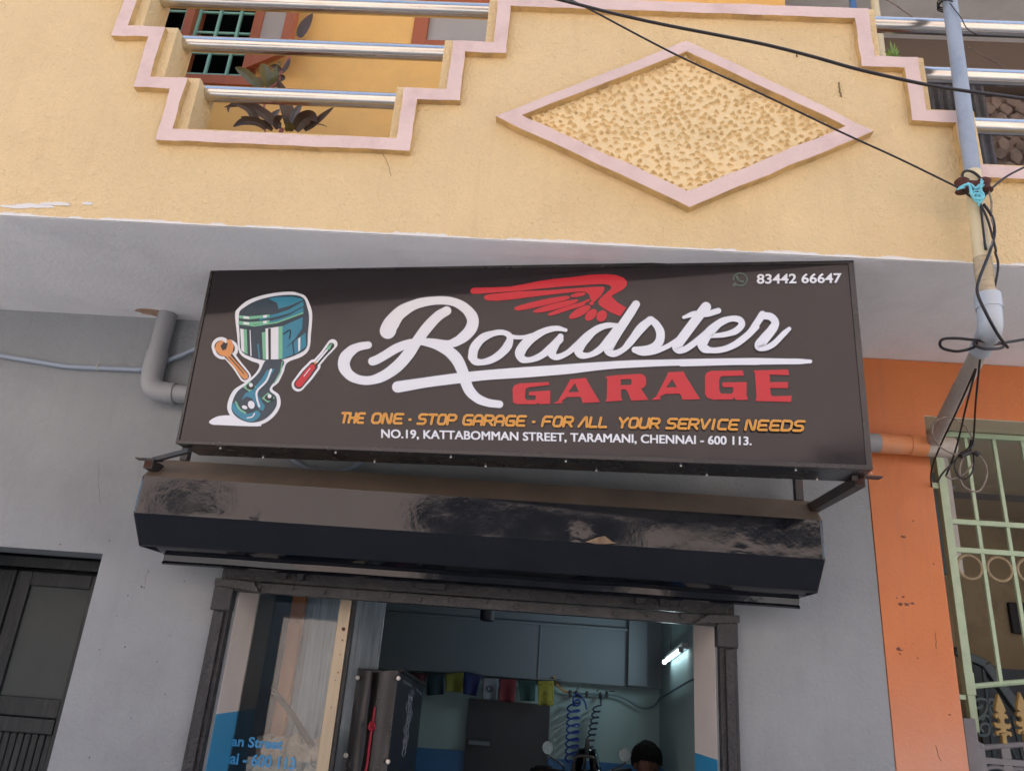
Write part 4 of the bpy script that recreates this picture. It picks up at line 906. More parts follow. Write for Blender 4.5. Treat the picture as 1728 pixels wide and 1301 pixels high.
# ------------------------------------------------------------ cables
def cable(label, pts, r, m=m_cable, nm='cable', cat='cable', group=None, k=6):
    o = MB().tube(smoothpts(pts, k), r, 8).build(nm, m, smooth=True); return tag(o, label, cat, group)
cable('thick black cable slung across the balcony front and past the blue pipe', [atY(*cD(x, y), -1.55) for x, y in ((60,-40),(235,0),(400,42),(560,78),(750,115),(900,145),(1050,183),(1200,225),(1400,270),(1520,290),(1728,318),(1900,340))], .0068)
kx = lambda x, y, Y=-1.21: atY(*cK(x, y), Y)
cable('thin dark cable running down across the diamond panel to the rope knot', [atY(*cD(x, y), -1.45+.24*(x-270)/1300) for x, y in ((150,-60),(270,0),(350,40),(500,120),(650,196),(900,310),(1140,425),(1330,512),(1510,600))] + [kx(380,640), kx(540,752)], .0042)
cable('black cable rising from the rope knot to the right edge', [kx(635,770), kx(680,700), kx(760,620), kx(900,510), kx(1093,410), kx(1300,330)], .0048)
cable('short black cable arched over the top of the cream pipe joint', [kx(430,560,-1.20), kx(415,500,-1.20), kx(440,455,-1.205), kx(500,450,-1.205), kx(570,485,-1.205), kx(640,560,-1.205)], .006)
o_ = lambda x, y, Y: atY(*cO(x, y), Y)
cable('black cable hanging straight from the rope knot beside the cream pipe', [kx(615,810), kx(635,1000), kx(670,1300), o_(680,20,-1.2), o_(688,60,-1.19)], .0048)
cable('black cable slanting from the rope knot behind the cream pipe cables', [kx(625,830), kx(700,1000), kx(780,1300), o_(728,70,-1.2), o_(740,130,-1.2), o_(720,250,-1.18)], .0048)
cable('grey black cable bowing outward to the right of the cream pipe', [kx(650,810), kx(740,950), kx(770,1120), kx(730,1300), o_(690,100,-1.22), o_(655,190,-1.235), o_(650,250,-1.24), o_(690,340,-1.235), o_(740,430,-1.19), o_(782,485,-1.12)], .0062)
cable('brown black cable looping from the rusty bracket down beside the pipe', [kx(690,625), kx(735,780), kx(735,950), kx(768,1110), kx(720,1310)], .0045, m_cableg)
cable('black cable loop tied around the pipe elbow under the balcony', [o_(900,440,-1.0), o_(853,450,-1.0), o_(780,462,-1.02), o_(730,470,-1.05), o_(690,460,-1.09), o_(630,452,-1.08), o_(560,445,-1.06), o_(500,448,-1.04), o_(484,468,-1.02), o_(500,490,-1.0), o_(560,502,-1.0), o_(625,488,-1.04), o_(645,470,-1.08), o_(640,458,-1.09), o_(636,472,-1.1), o_(680,491,-1.1), o_(750,488,-1.06), o_(765,470,-1.04), o_(715,460,-1.04)], .0062)
cable('taut black cable dropping vertically from the white elbow to the coil', [o_(660,540,-.98), o_(642,720,-.75), o_(632,880,-.55), o_(618,925,-.5)], .0045)
cable('black cable dropping at a slant between two others toward the grille', [o_(642,580,-.95), o_(600,740,-.7), o_(575,850,-.5), o_(545,960,-.35), o_(510,1050,-.2)], .0045)
cable('black cable along the sloping pipe toward the porch corner', [o_(640,580,-.95), o_(560,760,-.6), o_(480,930,-.3), o_(445,1040,-.12), o_(455,1140,.1)], .0045)
g3 = lambda l, Y=-.5: [atY(*c3(*p), Y) for p in l]
cable('big round loop of black wire hanging before the orange pipe', g3([(660,550),(640,480),(560,370),(430,295),(330,290),(240,340),(215,440),(235,520),(290,600),(400,670),(500,690),(610,645),(655,590)]), .004, m_cableg, 'cable_loop', 'cable loop')
cable('narrow loop of black wire in the hanging tangle', g3([(620,650),(530,690),(475,760),(462,840),(500,925),(560,962),(620,940),(665,860),(675,760),(660,685),(600,665)], -.49), .0042, m_cable, 'cable_loop', 'cable loop')
cable('wide loop of frayed tan and black wire in the hanging tangle', g3([(690,680),(740,720),(790,780),(818,870),(800,980),(745,1085),(660,1097),(570,1050),(525,970),(518,860),(545,750),(600,675)], -.48), .0042, m_cableg, 'cable_loop', 'cable loop')
cable('loose wire tail curling left from the hanging tangle', g3([(360,930),(430,962),(520,940),(610,865),(680,775)], -.47), .004, m_cableg, 'cable_loop', 'cable loop')
cable('black wires swinging from the tangle to the grille corner', g3([(640,600),(540,690),(420,810),(330,900),(270,1000)], -.3), .005)
m_ = MB(); m_.tube(g3([(655,540),(650,590),(625,640)]), .011, 8); m_.tube(g3([(620,668),(560,690),(525,715)]), .014, 8); m_.tube(g3([(680,665),(725,705)]), .011, 8)
tag(m_.build('tape_wrap', m_cable, smooth=True), 'black insulating tape binding the tangle of wire loops', 'tape')
c_ = kx(540, 610, -1.19)
ib = thing('iron_bracket', 'rusty iron cable bracket tied across the cream pipe', 'bracket', tuple(c_))
m_ = MB(); a, b = kx(365,605,-1.20), kx(690,625,-1.20); m_.obox(a, b, .03, .05); m_.build('crossbar', m_rust, ib, bevel=.01)
for x in (415, 655):
    m_ = MB(); q = kx(x, 605, -1.205); m_.lathe(q, [(.020,-.035),(.032,-.03),(.022,-.01),(.024,.005),(.030,.02),(.018,.032)], 14); m_.build('insulator', m_rust, ib, smooth=True)
rt = MB(); random.seed(5)
for pts in (((470,580),(500,640),(520,700),(560,760),(610,800)), ((490,575),(520,660),(560,700),(600,720)), ((630,540),(610,620),(600,690),(590,760)), ((645,560),(625,640),(640,720),(620,800)), ((380,640),(450,605),(500,600),(560,640),(620,600)), ((530,700),(580,690),(640,690),(650,740),(590,760),(540,740),(530,700)), ((520,720),(560,780),(630,790),(650,740)), ((540,690),(560,640),(600,600),(640,600)), ((560,740),(600,700),(640,750),(600,800),(570,770)), ((600,830),(590,790),(640,760)), ((360,650),(395,635),(440,628)), ((520,670),(600,650),(650,600))):
    rt.tube(smoothpts([kx(p[0]+random.uniform(-6, 6), p[1]+random.uniform(-6, 6), -1.222-.012*random.random()) for p in pts], 5), random.choice((.0028, .004, .006)), 7)
tag(rt.build('rope_tie', m_rope, smooth=True), 'tangle of bright cyan nylon rope knotted around the cream pipe', 'rope')
tw = MB()
for k in range(3):
    q = atY(1596, 3+k*4, YP); tw.tube([q+Vector((.036*math.cos(t), .036*math.sin(t), .004*math.sin(3*t+k))) for t in np.linspace(0, 6.28, 17)[:-1]], .0035, 6, closed=True)
tw.tube(smoothpts([atY(*cT(x, y), YP-.04) for x, y in ((630,20),(660,60),(690,100),(710,140),(735,165),(770,185))], 5), .0025, 6)
tag(tw.build('wire_tie', m_cable), 'black wire wound round the top of the blue pipe', 'wire')
cable('faint thin wire behind the right rails against the brown wall', [atY(*cT(x, y), .4) for x, y in ((250,-20),(330,20),(480,120),(700,235),(960,380),(1100,450))], .004, m_cableg)

# ------------------------------------------------------------ porch grille and gate at the right
YR = .22
gl = thing('security_grille', 'pale green iron bar grille with a row of dull gold rings in the orange porch', 'grille', (2.6, YR, 1.3))
gt = NZ0-.012; b = .011
gx0 = atY(*cG(452, 30), YR).x; gx1 = 4.9
zh1, zh2_, zlow = atY(*cG(600, 93), YR).z, atY(*cG(600, 230), YR).z, atY(*cG(570, 890), YR).z
vx = [atY(*cG(612, 150), YR).x, atY(*cG(755, 150), YR).x]; dxv = vx[1]-vx[0]
vx += [vx[1]+dxv*k for k in range(1, 14) if vx[1]+dxv*k < gx1]
gx0 = vx[0]-dxv*1.05
m_ = MB(); m_.box(gx0-.022, gx0+.022, YR-.02, YR+.02, zlow-.02, gt)
for z in (zh1, zh2_): m_.box(gx0+.022, gx1, YR-.010, YR+.010, z-.014, z+.014)
m_.box(gx0+.022, gx1, YR-.014, YR+.014, gt-.03, gt)
zs = atY(*c3(280, 1040), YR).z; m_.box(NX0-.05, gx0-.022, YR-.01, YR+.01, zs-.016, zs+.016)
zs2 = atY(*cN(150, 490), YR).z; m_.box(NX0-.05, gx0-.022, YR-.01, YR+.01, zs2-.012, zs2+.012)
m_.box(gx0-.018, gx0+.020, YR-.018, YR+.018, zs2-.16, zlow-.03); m_.box(gx0-.024, gx0+.024, YR-.024, YR+.024, zlow-.04, zlow+.07)
m_.build('frame', m_green, gl, bevel=.002)
for x in vx:
    m_ = MB(); arch = .12*math.sin(min(1, (x-gx0)/1.2)*math.pi/2)
    m_.box(x-.010, x+.010, YR-.008, YR+.008, zlow+arch+.0, zh2_-.014); m_.box(x-.010, x+.010, YR-.008, YR+.008, zh2_+.014, zh1-.014); m_.box(x-.010, x+.010, YR-.008, YR+.008, zh1+.014, gt-.03); m_.build('upright_bar', m_green, gl, bevel=.002)
m_ = MB(); pts = [(gx0+t*1.2, YR, zlow+.12*math.sin(t*math.pi/2)) for t in np.linspace(0, 1, 12)] + [(gx1, YR, zlow+.12)]
m_.tube(pts, .014, 8); m_.build('curved_bottom_bar', m_green, gl, smooth=True)
cxs = [(a+b_)/2 for a, b_ in zip([gx0+.01]+vx[:-1], vx)]
rr_ = dxv/2-.016
for x in cxs:
    m_ = MB(); m_.tube([(x+rr_*math.cos(t), YR-.004, zh2_-.026-rr_+rr_*math.sin(t)) for t in np.linspace(0, 6.2832, 29)[:-1]], .0085, 8, closed=True); m_.build('ring', m_brass, gl, smooth=True)

gate = thing('porch_gate', 'grey iron porch gate topped with gold spearheads and scrolls', 'gate', (2.6, .16, 0))
YT = .14
n_ = lambda x, y, Y=YT: atY(*cN(x, y), Y)
pa, pb = n_(190, 740), n_(250, 1300)
m_ = MB(); m_.box(pa.x-.03, pa.x+.035, YT-.03, YT+.03, 0, pa.z+.01); m_.build('gate_post', m_iron, gate, bevel=.006)
tl = n_(310, 990); zr = tl.z
xg0 = n_(360, 1100).x
tops = [(xg0+t*1.3, YT, zr-.02+.10*(1-(1-t)**2)) for t in np.linspace(0, 1, 12)]
m_ = MB(); m_.tube([(xg0-.04, YT, zr+.012), (xg0, YT, zr-.01)] + tops, .014, 8); m_.box(xg0-.014, xg0+.014, YT-.012, YT+.012, .1, zr); zm = n_(520, 1190).z; m_.box(xg0+.014, 4.6, YT-.01, YT+.01, zm-.014, zm+.014); m_.box(xg0, 4.6, YT-.012, YT+.012, .1, .14); m_.build('gate_frame', m_iron, gate, smooth=False, bevel=.002)
bars = [n_(625, 1100).x]; dg_ = n_(860, 1050).x-bars[0]
bars += [bars[0]+dg_*k for k in range(1, 8)]
def finial(x, z):
    m_ = MB()
    half = [(0,.200),(.010,.175),(.024,.135),(.030,.112),(.016,.100),(.030,.098),(.038,.086),(.034,.072),(.022,.078),(.014,.070),(.012,.055),(.030,.048),(.044,.056),(.048,.038),(.034,.024),(.018,.026),(.014,.018),(.028,.014),(.042,.012),(.046,-.006),(.034,-.014),(.024,-.002),(.012,-.012),(.014,-.050)]
    pts = [(x+a*.86, z-.008+b_*.93) for a, b_ in half] + [(x-a*.86, z-.008+b_*.93) for a, b_ in half[:0:-1]]
    m_.prism(pts, lambda a, b_: (a, YT-.014, b_), lambda a, b_: (a, YT+.010, b_)); return m_
for i, x in enumerate(bars):
    t = min(1, (x-xg0)/1.3); zt_ = zr-.02+.10*(1-(1-t)**2)
    m_ = MB(); m_.box(x-.022, x+.022, YT-.009, YT+.009, .14, zm-.014); m_.box(x-.022, x+.022, YT-.009, YT+.009, zm+.014, zt_); m_.build('gate_bar', m_iron, gate, bevel=.002)
    finial(x, zt_+.062).build('spearhead', m_gold, gate, bevel=.006)
    m_ = MB(); xc = x-dg_/2
    m_.tube(smoothpts([(xc-.09+.09*(1-math.cos(t))*1.0, YT, zm-.10+.075*math.sin(t)) for t in np.linspace(0, 3.14, 10)], 3), .010, 7); m_.build('scroll', m_iron, gate, smooth=True)

rl = thing('stair_railing', 'dark teal iron stair railing with scrolls inside the porch', 'railing', (2.9, 1.2, 0))
YS = 1.1
s_ = lambda x, y, Y=YS: atY(*cN(x, y), Y)
m_ = MB(); m_.obox(s_(60, -20), s_(400, 130), .05, .05); m_.obox(s_(400, 130), s_(960, 900), .05, .06); m_.build('handrail', m_railblue, rl, bevel=.006)
m_ = MB(); m_.tube([s_(380,150), s_(430,560), s_(500,1160)], .012, 7); m_.tube([s_(700,700), s_(800,1100), s_(840,1250)], .012, 7); m_.tube([s_(640,950), s_(760,1200)], .010, 7); m_.build('baluster', m_railblue, rl, smooth=True)
m_ = MB()
for pts in (((425,560),(400,520),(330,510),(285,545),(300,600),(345,605),(365,570)), ((435,560),(450,515),(485,520),(495,570),(470,600)), ((425,570),(400,660),(310,750),(290,830),(340,900),(410,905),(445,860),(430,790),(370,785),(345,830),(380,870)), ((440,590),(470,670),(540,740),(560,830),(520,900),(470,900)), ((470,800),(440,720),(400,690),(365,740))):
    m_.tube(smoothpts([s_(*p) for p in pts], 5), .010, 7)
m_.build('scrollwork', mat('teal_grey_iron', (.09,.13,.14), .5), rl, smooth=True)
m_ = MB(); m_.prism([(n_(240,60,1.5).x, 0), (n_(1200,60,1.5).x+1, 0), (n_(1200,200,1.5).x+1, n_(1200,200,1.5).z), (n_(600,180,1.5).x, n_(600,180,1.5).z), (n_(240,60,1.5).x, n_(240,80,1.5).z)], lambda x, z: (x, 1.48, z), lambda x, z: (x, 1.5, z)); m_.build('stair_side_panel', mat('dark_stair_panel', (.02,.03,.04), .7, var=.4, vscale=12), rl)

# ------------------------------------------------------------ plants on the balcony
def blade(m_, pts, w_, fold=.15, n=12, tip=.0):
    P = smoothpts(pts, 6); L = len(P)
    camv = Vector(CAM)
    vs = []; tw0 = Vector((random.uniform(-.35, .35), random.uniform(-.1, .1), random.uniform(-.1, .5)))
    for i, p in enumerate(P):
        t = i/(L-1); tg = (P[min(L-1, i+1)]-P[max(0, i-1)]).normalized()
        view = (camv-p).normalized(); side = tg.cross((view*.8+tw0).normalized()).normalized()
        hw = w_*.5*(math.sin(math.pi*min(1, (t*.86+.14)))**.75 + .02)
        nrm = side.cross(tg).normalized()
        vs += [p+side*hw+nrm*hw*fold*2, p, p-side*hw+nrm*hw*fold*2]
    fs = []
    for i in range(L-1): fs += [(3*i, 3*i+1, 3*i+4, 3*i+3), (3*i+1, 3*i+2, 3*i+5, 3*i+4)]
    m_.add(vs, fs)
Q = lambda x, y, Y=-.72: atY(*cQ(x, y), Y)
pl = thing('cordyline_plant', 'dark purple leaved pot plant behind the lowest balcony rail', 'plant', tuple(Q(1210, 1250)))
lv = {m_leaf1: MB(), m_leaf2: MB(), m_leaf3: MB()}
for mm, w_, pts in ((m_leaf1,.075,((1200,1090),(1150,1020),(1040,940),(920,875),(740,908))), (m_leaf1,.06,((1090,1090),(1010,1010),(950,920),(860,880),(790,880))), (m_leaf1,.06,((1100,1085),(1010,1030),(900,1030),(815,1075))), (m_leaf1,.10,((1290,1070),(1285,960),(1240,800),(1195,670))), (m_leaf1,.05,((1500,1060),(1560,1000),(1670,905))), (m_leaf1,.10,((1340,1100),(1400,1020),(1480,985),(1530,1030))), (m_leaf1,.06,((1200,1090),(1190,1020),(1240,980))), (m_leaf3,.06,((1090,1085),(1130,1010),(1215,920))), (m_leaf3,.06,((1310,1050),(1340,960),(1400,880))), (m_leaf2,.07,((1290,1110),(1290,1070),(1280,1030))), (m_leaf1,.012,((1500,1055),(1560,1055),(1615,1075))), (m_leaf1,.05,((1420,1100),(1500,1040),(1540,1020))), (m_leaf1,.05,((1150,1100),(1080,1050),(950,1010),(880,990))), (m_leaf1,.02,((800,880),(775,920),(778,955)))):
    yj = -.72+random.uniform(-.06, .05)
    blade(lv[mm], [Q(x, y, yj-.03*i) for i, (x, y) in enumerate(pts)], w_*.72)
for i, mm in enumerate(lv): lv[mm].build('foliage', mm, pl)
m_ = MB(); m_.tube(smoothpts([Q(1200,1300), Q(1205,1180), Q(1230,1090)], 4), .012, 8); m_.build('stem', m_stem, pl)
pc = Q(1210, 1250)
def pot(pc, ztop, parent, y=-.72):
    m_ = MB(); m_.lathe((pc.x, y, ztop-.28), [(.09,0),(.13,.24),(.145,.24),(.145,.28),(.12,.28),(.115,.25),(.01,.25)], 20); m_.build('pot', m_clay, parent, smooth=True)
pot(pc, pc.z-.02, pl)
Q2 = lambda x, y, Y=-.50: atY(*cQ(x, y), Y)
pl2 = thing('cordyline_plant', 'taller olive leaved pot plant with pink stems below the open brown shutter', 'plant', tuple(Q2(1095, 1250)))
m_ = MB(); pk = MB(); dkl = MB()
for w_, pts in ((.06,((1050,750),(980,680),(900,610),(835,570))), (.10,((1105,750),(1100,680),(1085,600),(1082,540))), (.045,((1130,750),(1165,650),(1215,525))), (.05,((1060,750),(1030,700),(1010,650))), (.05,((1120,740),(1180,690),(1230,640)))): blade(m_, [Q2(x, y) for x, y in pts], w_)
for pts in (((1090,1250),(1085,1000),(1080,900),(1110,760)), ((1110,760),(1200,690),(1230,600),(1300,480))): pk.tube(smoothpts([Q2(*p) for p in pts], 5), .006, 6)
for w_, pts in ((.03,((1230,600),(1180,570),(1130,560))), (.025,((1225,620),(1270,560),(1300,490))), (.03,((1200,650),(1240,660),(1230,690))), (.06,((1375,320),(1420,230),(1490,115)))): blade(dkl, [Q2(x, y) for x, y in pts], w_)
m_.build('foliage', m_leaf2, pl2); dkl.build('foliage', m_leaf1, pl2); pk.build('stem', m_stem, pl2)
pk = MB(); pk.tube(smoothpts([Q2(1300,480), Q2(1340,380), Q2(1378,320)], 5), .004, 6); pk.build('stem', m_stem, pl2)
pc = Q2(1095, 1250); pot(pc, pc.z-.02, pl2, -.50)
pg = thing('spiky_plant', 'small bright green spiky plant behind the right end of the parapet', 'plant', tuple(atY(*cT(335, 330), -.75)))
m_ = MB()
for x, y in ((315,212),(300,250),(340,225),(365,262),(375,290),(355,245),(325,240),(345,270),(285,270)):
    blade(m_, [atY(*cT(322, 420), -.75), atY(*cT(330, 310), -.75), atY(*cT((330+x)/2+2, (310+y)/2), -.75), atY(*cT(x, y), -.76)], .016)
m_.build('foliage', m_leafg, pg); pc = atY(*cT(318, 325), -.75); pot(pc, pc.z-.26, pg, -.75)
rd = MB(); a, b_ = atY(*cT(232, -20), -.6), atY(*cT(272, 275), -.6); rd.tube([(a.x, -.6, 3.94), (a.x, -.6, 5.9)], .022, 12)
tag(rd.build('balcony_pole', m_pvcc, smooth=True), 'slim cream pole standing just behind the right end of the parapet', 'pole')
bp = MB(); a = atY(*cT(120, 10), -.4); bp.tube([(a.x, -.4, 3.94), (a.x, -.4, 6.6)], .02, 12)
tag(bp.build('balcony_pole', mat('blue_pole', (.06,.16,.36), .5), smooth=True), 'slim blue pole showing above the top edge of the parapet', 'pole')

# ------------------------------------------------------------ things inside the shop
# prayer flags on a string
YFg = 2.80
f_ = lambda x, y, Y=YFg: atY(*cF(x, y), Y)
string = [f_(150,85), f_(350,92), f_(520,92), f_(705,78), f_(880,112), f_(1050,142), f_(1220,152), f_(1410,160), f_(1585,158), f_(1650,150)]
tag(MB().tube(smoothpts(string, 4), .003, 6).build('flag_string', m_cable), 'thin dark string carrying the row of cloth flags', 'string')
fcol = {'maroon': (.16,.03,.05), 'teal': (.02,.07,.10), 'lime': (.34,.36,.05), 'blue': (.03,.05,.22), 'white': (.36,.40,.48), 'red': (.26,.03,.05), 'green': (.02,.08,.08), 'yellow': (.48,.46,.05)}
for nm, cn, quad in (('dark maroon flag at the left end of the string, half behind the cabinet', 'maroon', ((190,90),(350,92),(325,190),(200,180))), ('very dark teal flag between the maroon and lime flags', 'teal', ((358,94),(518,92),(512,295),(345,305))), ('mottled lime green flag beside the blue flag', 'lime', ((528,95),(705,80),(700,275),(528,268))), ('slanting dark blue flag', 'blue', ((708,80),(880,112),(825,312),(700,290))), ('pale grey blue flag with a dark ring printed on it', 'white', ((892,135),(1045,140),(1030,350),(880,340))), ('plain deep red flag', 'red', ((1055,142),(1220,152),(1200,372),(1045,360))), ('dark green flag between the red and yellow flags', 'green', ((1238,158),(1405,162),(1398,362),(1258,355))), ('bright yellow flag with dark corner prints at the right end of the string', 'yellow', ((1425,165),(1582,160),(1580,405),(1430,400)))):
    t = thing('prayer_flag', nm, 'flag', tuple(f_(*quad[0])), 'cloth flags strung in the shop')
    ph = random.uniform(0, 6)
    def fp(u, v, e=0.0):
        p = lerp2(lerp2(quad[0], quad[1], u), lerp2(quad[3], quad[2], u), v); q = f_(*p)
        return q + Vector((0, -.012*math.sin(u*7+ph)*v-.008*math.sin(v*4+ph)-e, 0))
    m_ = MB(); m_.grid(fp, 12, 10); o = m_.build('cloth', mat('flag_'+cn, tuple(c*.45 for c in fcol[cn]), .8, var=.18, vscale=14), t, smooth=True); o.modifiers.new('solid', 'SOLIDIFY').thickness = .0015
    if cn == 'white':
        m_ = MB(); m_.tube([fp(.48+.17*math.cos(a), .5+.13*math.sin(a), .006) for a in np.linspace(0, 6.2832, 25)[:-1]], .004, 6, closed=True); m_.build('ring_print', m_dark, t)
    if cn in ('yellow', 'lime'):
        m_ = MB()
        for u, v in ((.2,.15),(.8,.15),(.2,.85),(.8,.85),(.5,.5)): m_.grid(lambda a, b_: fp(u+.1*(a-.5), v+.1*(b_-.5), .004), 2, 2)
        for u, v, du, dv_ in ((.5,.08,.5,.02),(.5,.93,.5,.02),(.08,.5,.02,.6),(.93,.5,.02,.6)): m_.grid(lambda a, b_: fp(u+du*(a-.5), v+dv_*(b_-.5), .004), 6, 6)
        m_.build('block_print', mat('flag_print', (.13,.13,.03), .8), t)
# air line and coil hoses
YI = 2.93
i_ = lambda x, y, Y=YI: atY(*cI(x, y), Y)
al = thing('air_line', 'thin air pipe with wall taps sagging along the back wall of the shop', 'pipe', tuple(i_(600, 350)))
MB().tube(smoothpts([i_(410,325), i_(520,342), i_(640,348), i_(780,355), i_(920,360), i_(1020,385), i_(1130,440), i_(1220,495), i_(1310,515), i_(1390,495), i_(1440,455), i_(1478,400,2.9)] + [atX(*cI(1490,390), 1.105), atX(*cI(1590,330), 1.105), atX(*cI(1725,250), 1.105), atX(*cI(1900,150), 1.105)], 5), .0085, 8).build('pipe', mat('grey_air_pipe', (.12,.17,.20), .5), al, smooth=True)
MB().tube(smoothpts([i_(240,150,2.84), i_(260,210), i_(310,275), i_(370,318), i_(430,328)], 5), .009, 8).build('orange_hose_end', mat('orange_hose', (.42,.22,.06), .5), al, smooth=True)
m_ = MB()
for x, y in ((430,328),(500,335),(625,340),(780,352),(855,340)):
    q = i_(x, y); m_.lathe(q+Vector((0,-.01,-.012)), [(.008,-.022),(.013,-.02),(.013,.018),(.007,.03)], 8)
for a, b_ in (((500,320),(520,272)), ((740,325),(762,292)), ((885,318),(950,318))): m_.tube([i_(*a, YI-.02), i_(*b_, YI-.03)], .004, 6)
m_.build('tap', m_blackmetal, al)
def coil(x0, y0, x1, y1, r0, r1, turns, Y):
    pts = []
    for k in range(turns*12+1):
        t = k/(turns*12); a = 2*math.pi*turns*t; r_ = r0+(r1-r0)*t
        c_ = Vector(i_(x0+(x1-x0)*t, y0+(y1-y0)*t, Y)); pts.append(c_+Vector((r_*math.cos(a), r_*math.sin(a)*.8, r_*.35*math.sin(a+.6))))
    return pts
m_blueh = mat('blue_coil_hose', (.02,.05,.24), .35)
m_ = MB(); m_.tube(coil(470,470,450,1130,.052,.056,8,2.86), .0075, 8); m_.tube(smoothpts([i_(500,345,2.9), i_(470,390,2.86), i_(462,430,2.86), i_(480,480,2.84), i_(530,480,2.82), i_(548,440,2.82), i_(510,415,2.82), i_(480,440,2.82), i_(470,490,2.84)], 5), .0075, 8); m_.tube(smoothpts([i_(510,355,2.9), i_(560,385,2.85), i_(600,440,2.85), i_(622,530,2.85)], 5), .008, 8)
tag(m_.build('coil_hose', m_blueh, smooth=True), 'blue spiral air hose hanging on the back wall of the shop', 'hose', 'spiral hoses on the back wall')
m_ = MB(); m_.tube([i_(785,360,2.9)] + [i_(788,420,2.88)] + coil(745,490,655,960,.032,.032,7,2.87) + [i_(640,1010,2.86)], .0065, 8)
tag(m_.build('coil_hose', mat('black_coil_hose', (.012,.02,.05), .35), smooth=True), 'black open spiral air hose hanging slanted to the right of the blue one', 'hose', 'spiral hoses on the back wall')
m_ = MB(); a, b_ = i_(622,860,2.84), i_(625,1090,2.84); m_.tube([a, i_(630,900,2.84), i_(628,960,2.84), b_], [.010,.016,.022,.020], 10); m_.tube(smoothpts([i_(615,890,2.84), i_(650,885,2.84), i_(690,890,2.85)], 4), .006, 7)
tag(m_.build('air_gun', m_blackmetal, smooth=True), 'black air gun hanging at the end of the slanted spiral hose', 'air gun')
# tube light on the side wall
ta, tb = atX(*c8(1085, 472), 1.07), atX(*c8(978, 553), 1.07)
tlh = thing('tube_light', 'lit white fluorescent tube light on the right wall inside the shop', 'lamp', tuple((ta+tb)/2))
dt_ = (tb-ta).normalized(); off = Vector((.03, 0, .028))
m_ = MB(); m_.obox(ta-dt_*.04+off, tb+dt_*.04+off, .045, .04); m_.obox(ta-dt_*.045, ta-dt_*.012, .032, .04); m_.obox(tb+dt_*.012, tb+dt_*.045, .032, .04); m_.build('batten', mat('batten_grey', (.35,.37,.38), .5), tlh, bevel=.003)
m_ = MB(); m_.tube([ta-dt_*.01, tb+dt_*.01], .014, 14); m_.build('tube', emit_mat('lit_tube', (.80,.97,1.0), 3), tlh, smooth=True)
ld = bpy.data.lights.new('tube_glow', 'AREA'); ld.shape = 'RECTANGLE'; ld.size = .04; ld.size_y = (tb-ta).length; ld.energy = 1.6; ld.color = (.78,.95,1.0)
lo = bpy.data.objects.new('tube_glow', ld); COL.objects.link(lo); lo.parent = tlh; lo.location = (ta+tb)/2+Vector((-.03, 0, -.01))-ORG[tlh.name]
lo.rotation_euler = Matrix((Vector((0,0,1)).cross(dt_).normalized().cross(dt_), dt_, Vector((0,0,1)).cross(dt_).normalized()*1)).transposed().to_euler()
m_ = MB(); q = atX(*c8(1018, 420), 1.115); m_.tube([(1.117, q.y, q.z-.05), (1.117, q.y, 2.8)], .006, 6); m_.build('wire', m_roomb, tlh)
# ceiling fan
q = atY(*c7(1065, 225), 1.9)
fan = thing('ceiling_fan', 'dark ceiling fan hub just below the shop lintel', 'fan', (q.x, 1.9, q.z))
m_ = MB(); m_.lathe((q.x, 1.9, q.z-.055), [(.035,0),(.055,.01),(.055,.10),(.07,.13),(.07,.17),(.02,.19)], 20); m_.build('motor', m_dark, fan, smooth=True)
m_ = MB(); m_.tube([(q.x, 1.9, q.z+.1), (q.x, 1.9, 2.82)], .012, 8); m_.build('rod', m_dark, fan)
for k in range(3):
    a = R(12+120*k); m_ = MB(); d = Vector((math.cos(a), math.sin(a), 0)); n = Vector((-d.y, d.x, 0)); c_ = Vector((q.x, 1.9, q.z+.075))
    m_.add([c_+d*r_+n*s_*w_+Vector((0, 0, .006*s_+e)) for e in (0, .006) for r_, w_ in ((.08,.03),(.2,.055),(.55,.06)) for s_ in (-1, 1)], [(0,1,3,2),(2,3,5,4),(6,8,9,7),(8,10,11,9),(0,2,8,6),(2,4,10,8),(1,7,9,3),(3,9,11,5),(4,5,11,10),(0,6,7,1)]); m_.build('blade', m_dark, fan)
# things behind the left pane
q0, q1 = atY(*c6(595, 170), .62), atY(*c6(675, 175), .62)
op = MB(); op.box(q0.x, q1.x, .60, .66, .15, 2.82); tag(op.build('wooden_post', mat('orange_brown_post', (.40,.14,.05), .55, var=.12, vscale=5, aniso=(4,4,.6)), bevel=.004), 'orange brown wooden post behind the left pane of the shop front', 'post')
p0, p1 = atY(*c6(677, 175), .70), atY(*c6(1190, 210), .70)
bd = MB(); bd.box(p0.x-.02, p1.x, .69, .71, .15, 2.82); tag(bd.build('plastic_sheet', mat('scratched_blue_grey_sheet', (.20,.25,.29), .35, spec=.5, var=.45, vscale=7, aniso=(9,9,.35), rvar=.2), bevel=.002), 'scratched blue grey plastic sheet standing behind the mullion', 'sheet')
s0, s1 = atY(*c6(690, 1090), .46), atY(*c6(400, 1290), .46)
stn = MB(); random.seed(11)  # stone block added in place of the street's reflection in the pane
for i in range(5):
    for j in range(7):
        x, z = s1.x-.02+i*.075+random.uniform(-.02, .02)+(j % 2)*.03, s0.z-.06-j*.12+random.uniform(-.02, .02)
        n_ = 8; stn.prism([(x+random.uniform(.035, .06)*math.cos(6.28*k/n_), z+random.uniform(.045, .075)*math.sin(6.28*k/n_)) for k in range(n_)], lambda a, b_: (a, .44+random.uniform(0, .02), b_), lambda a, b_: (a, .58, b_))
stn.box(s1.x-.06, s0.x-.03, .50, .58, .15, s0.z-.03)
tag(stn.build('stone_reflection', mat('rough_grey_stone', (.36,.29,.22), .9, bump=.8, bscale=40, var=.35, vscale=18), bevel=.012), 'low rough stone block added behind the left pane for the street reflected in it', 'reflection stand-in')
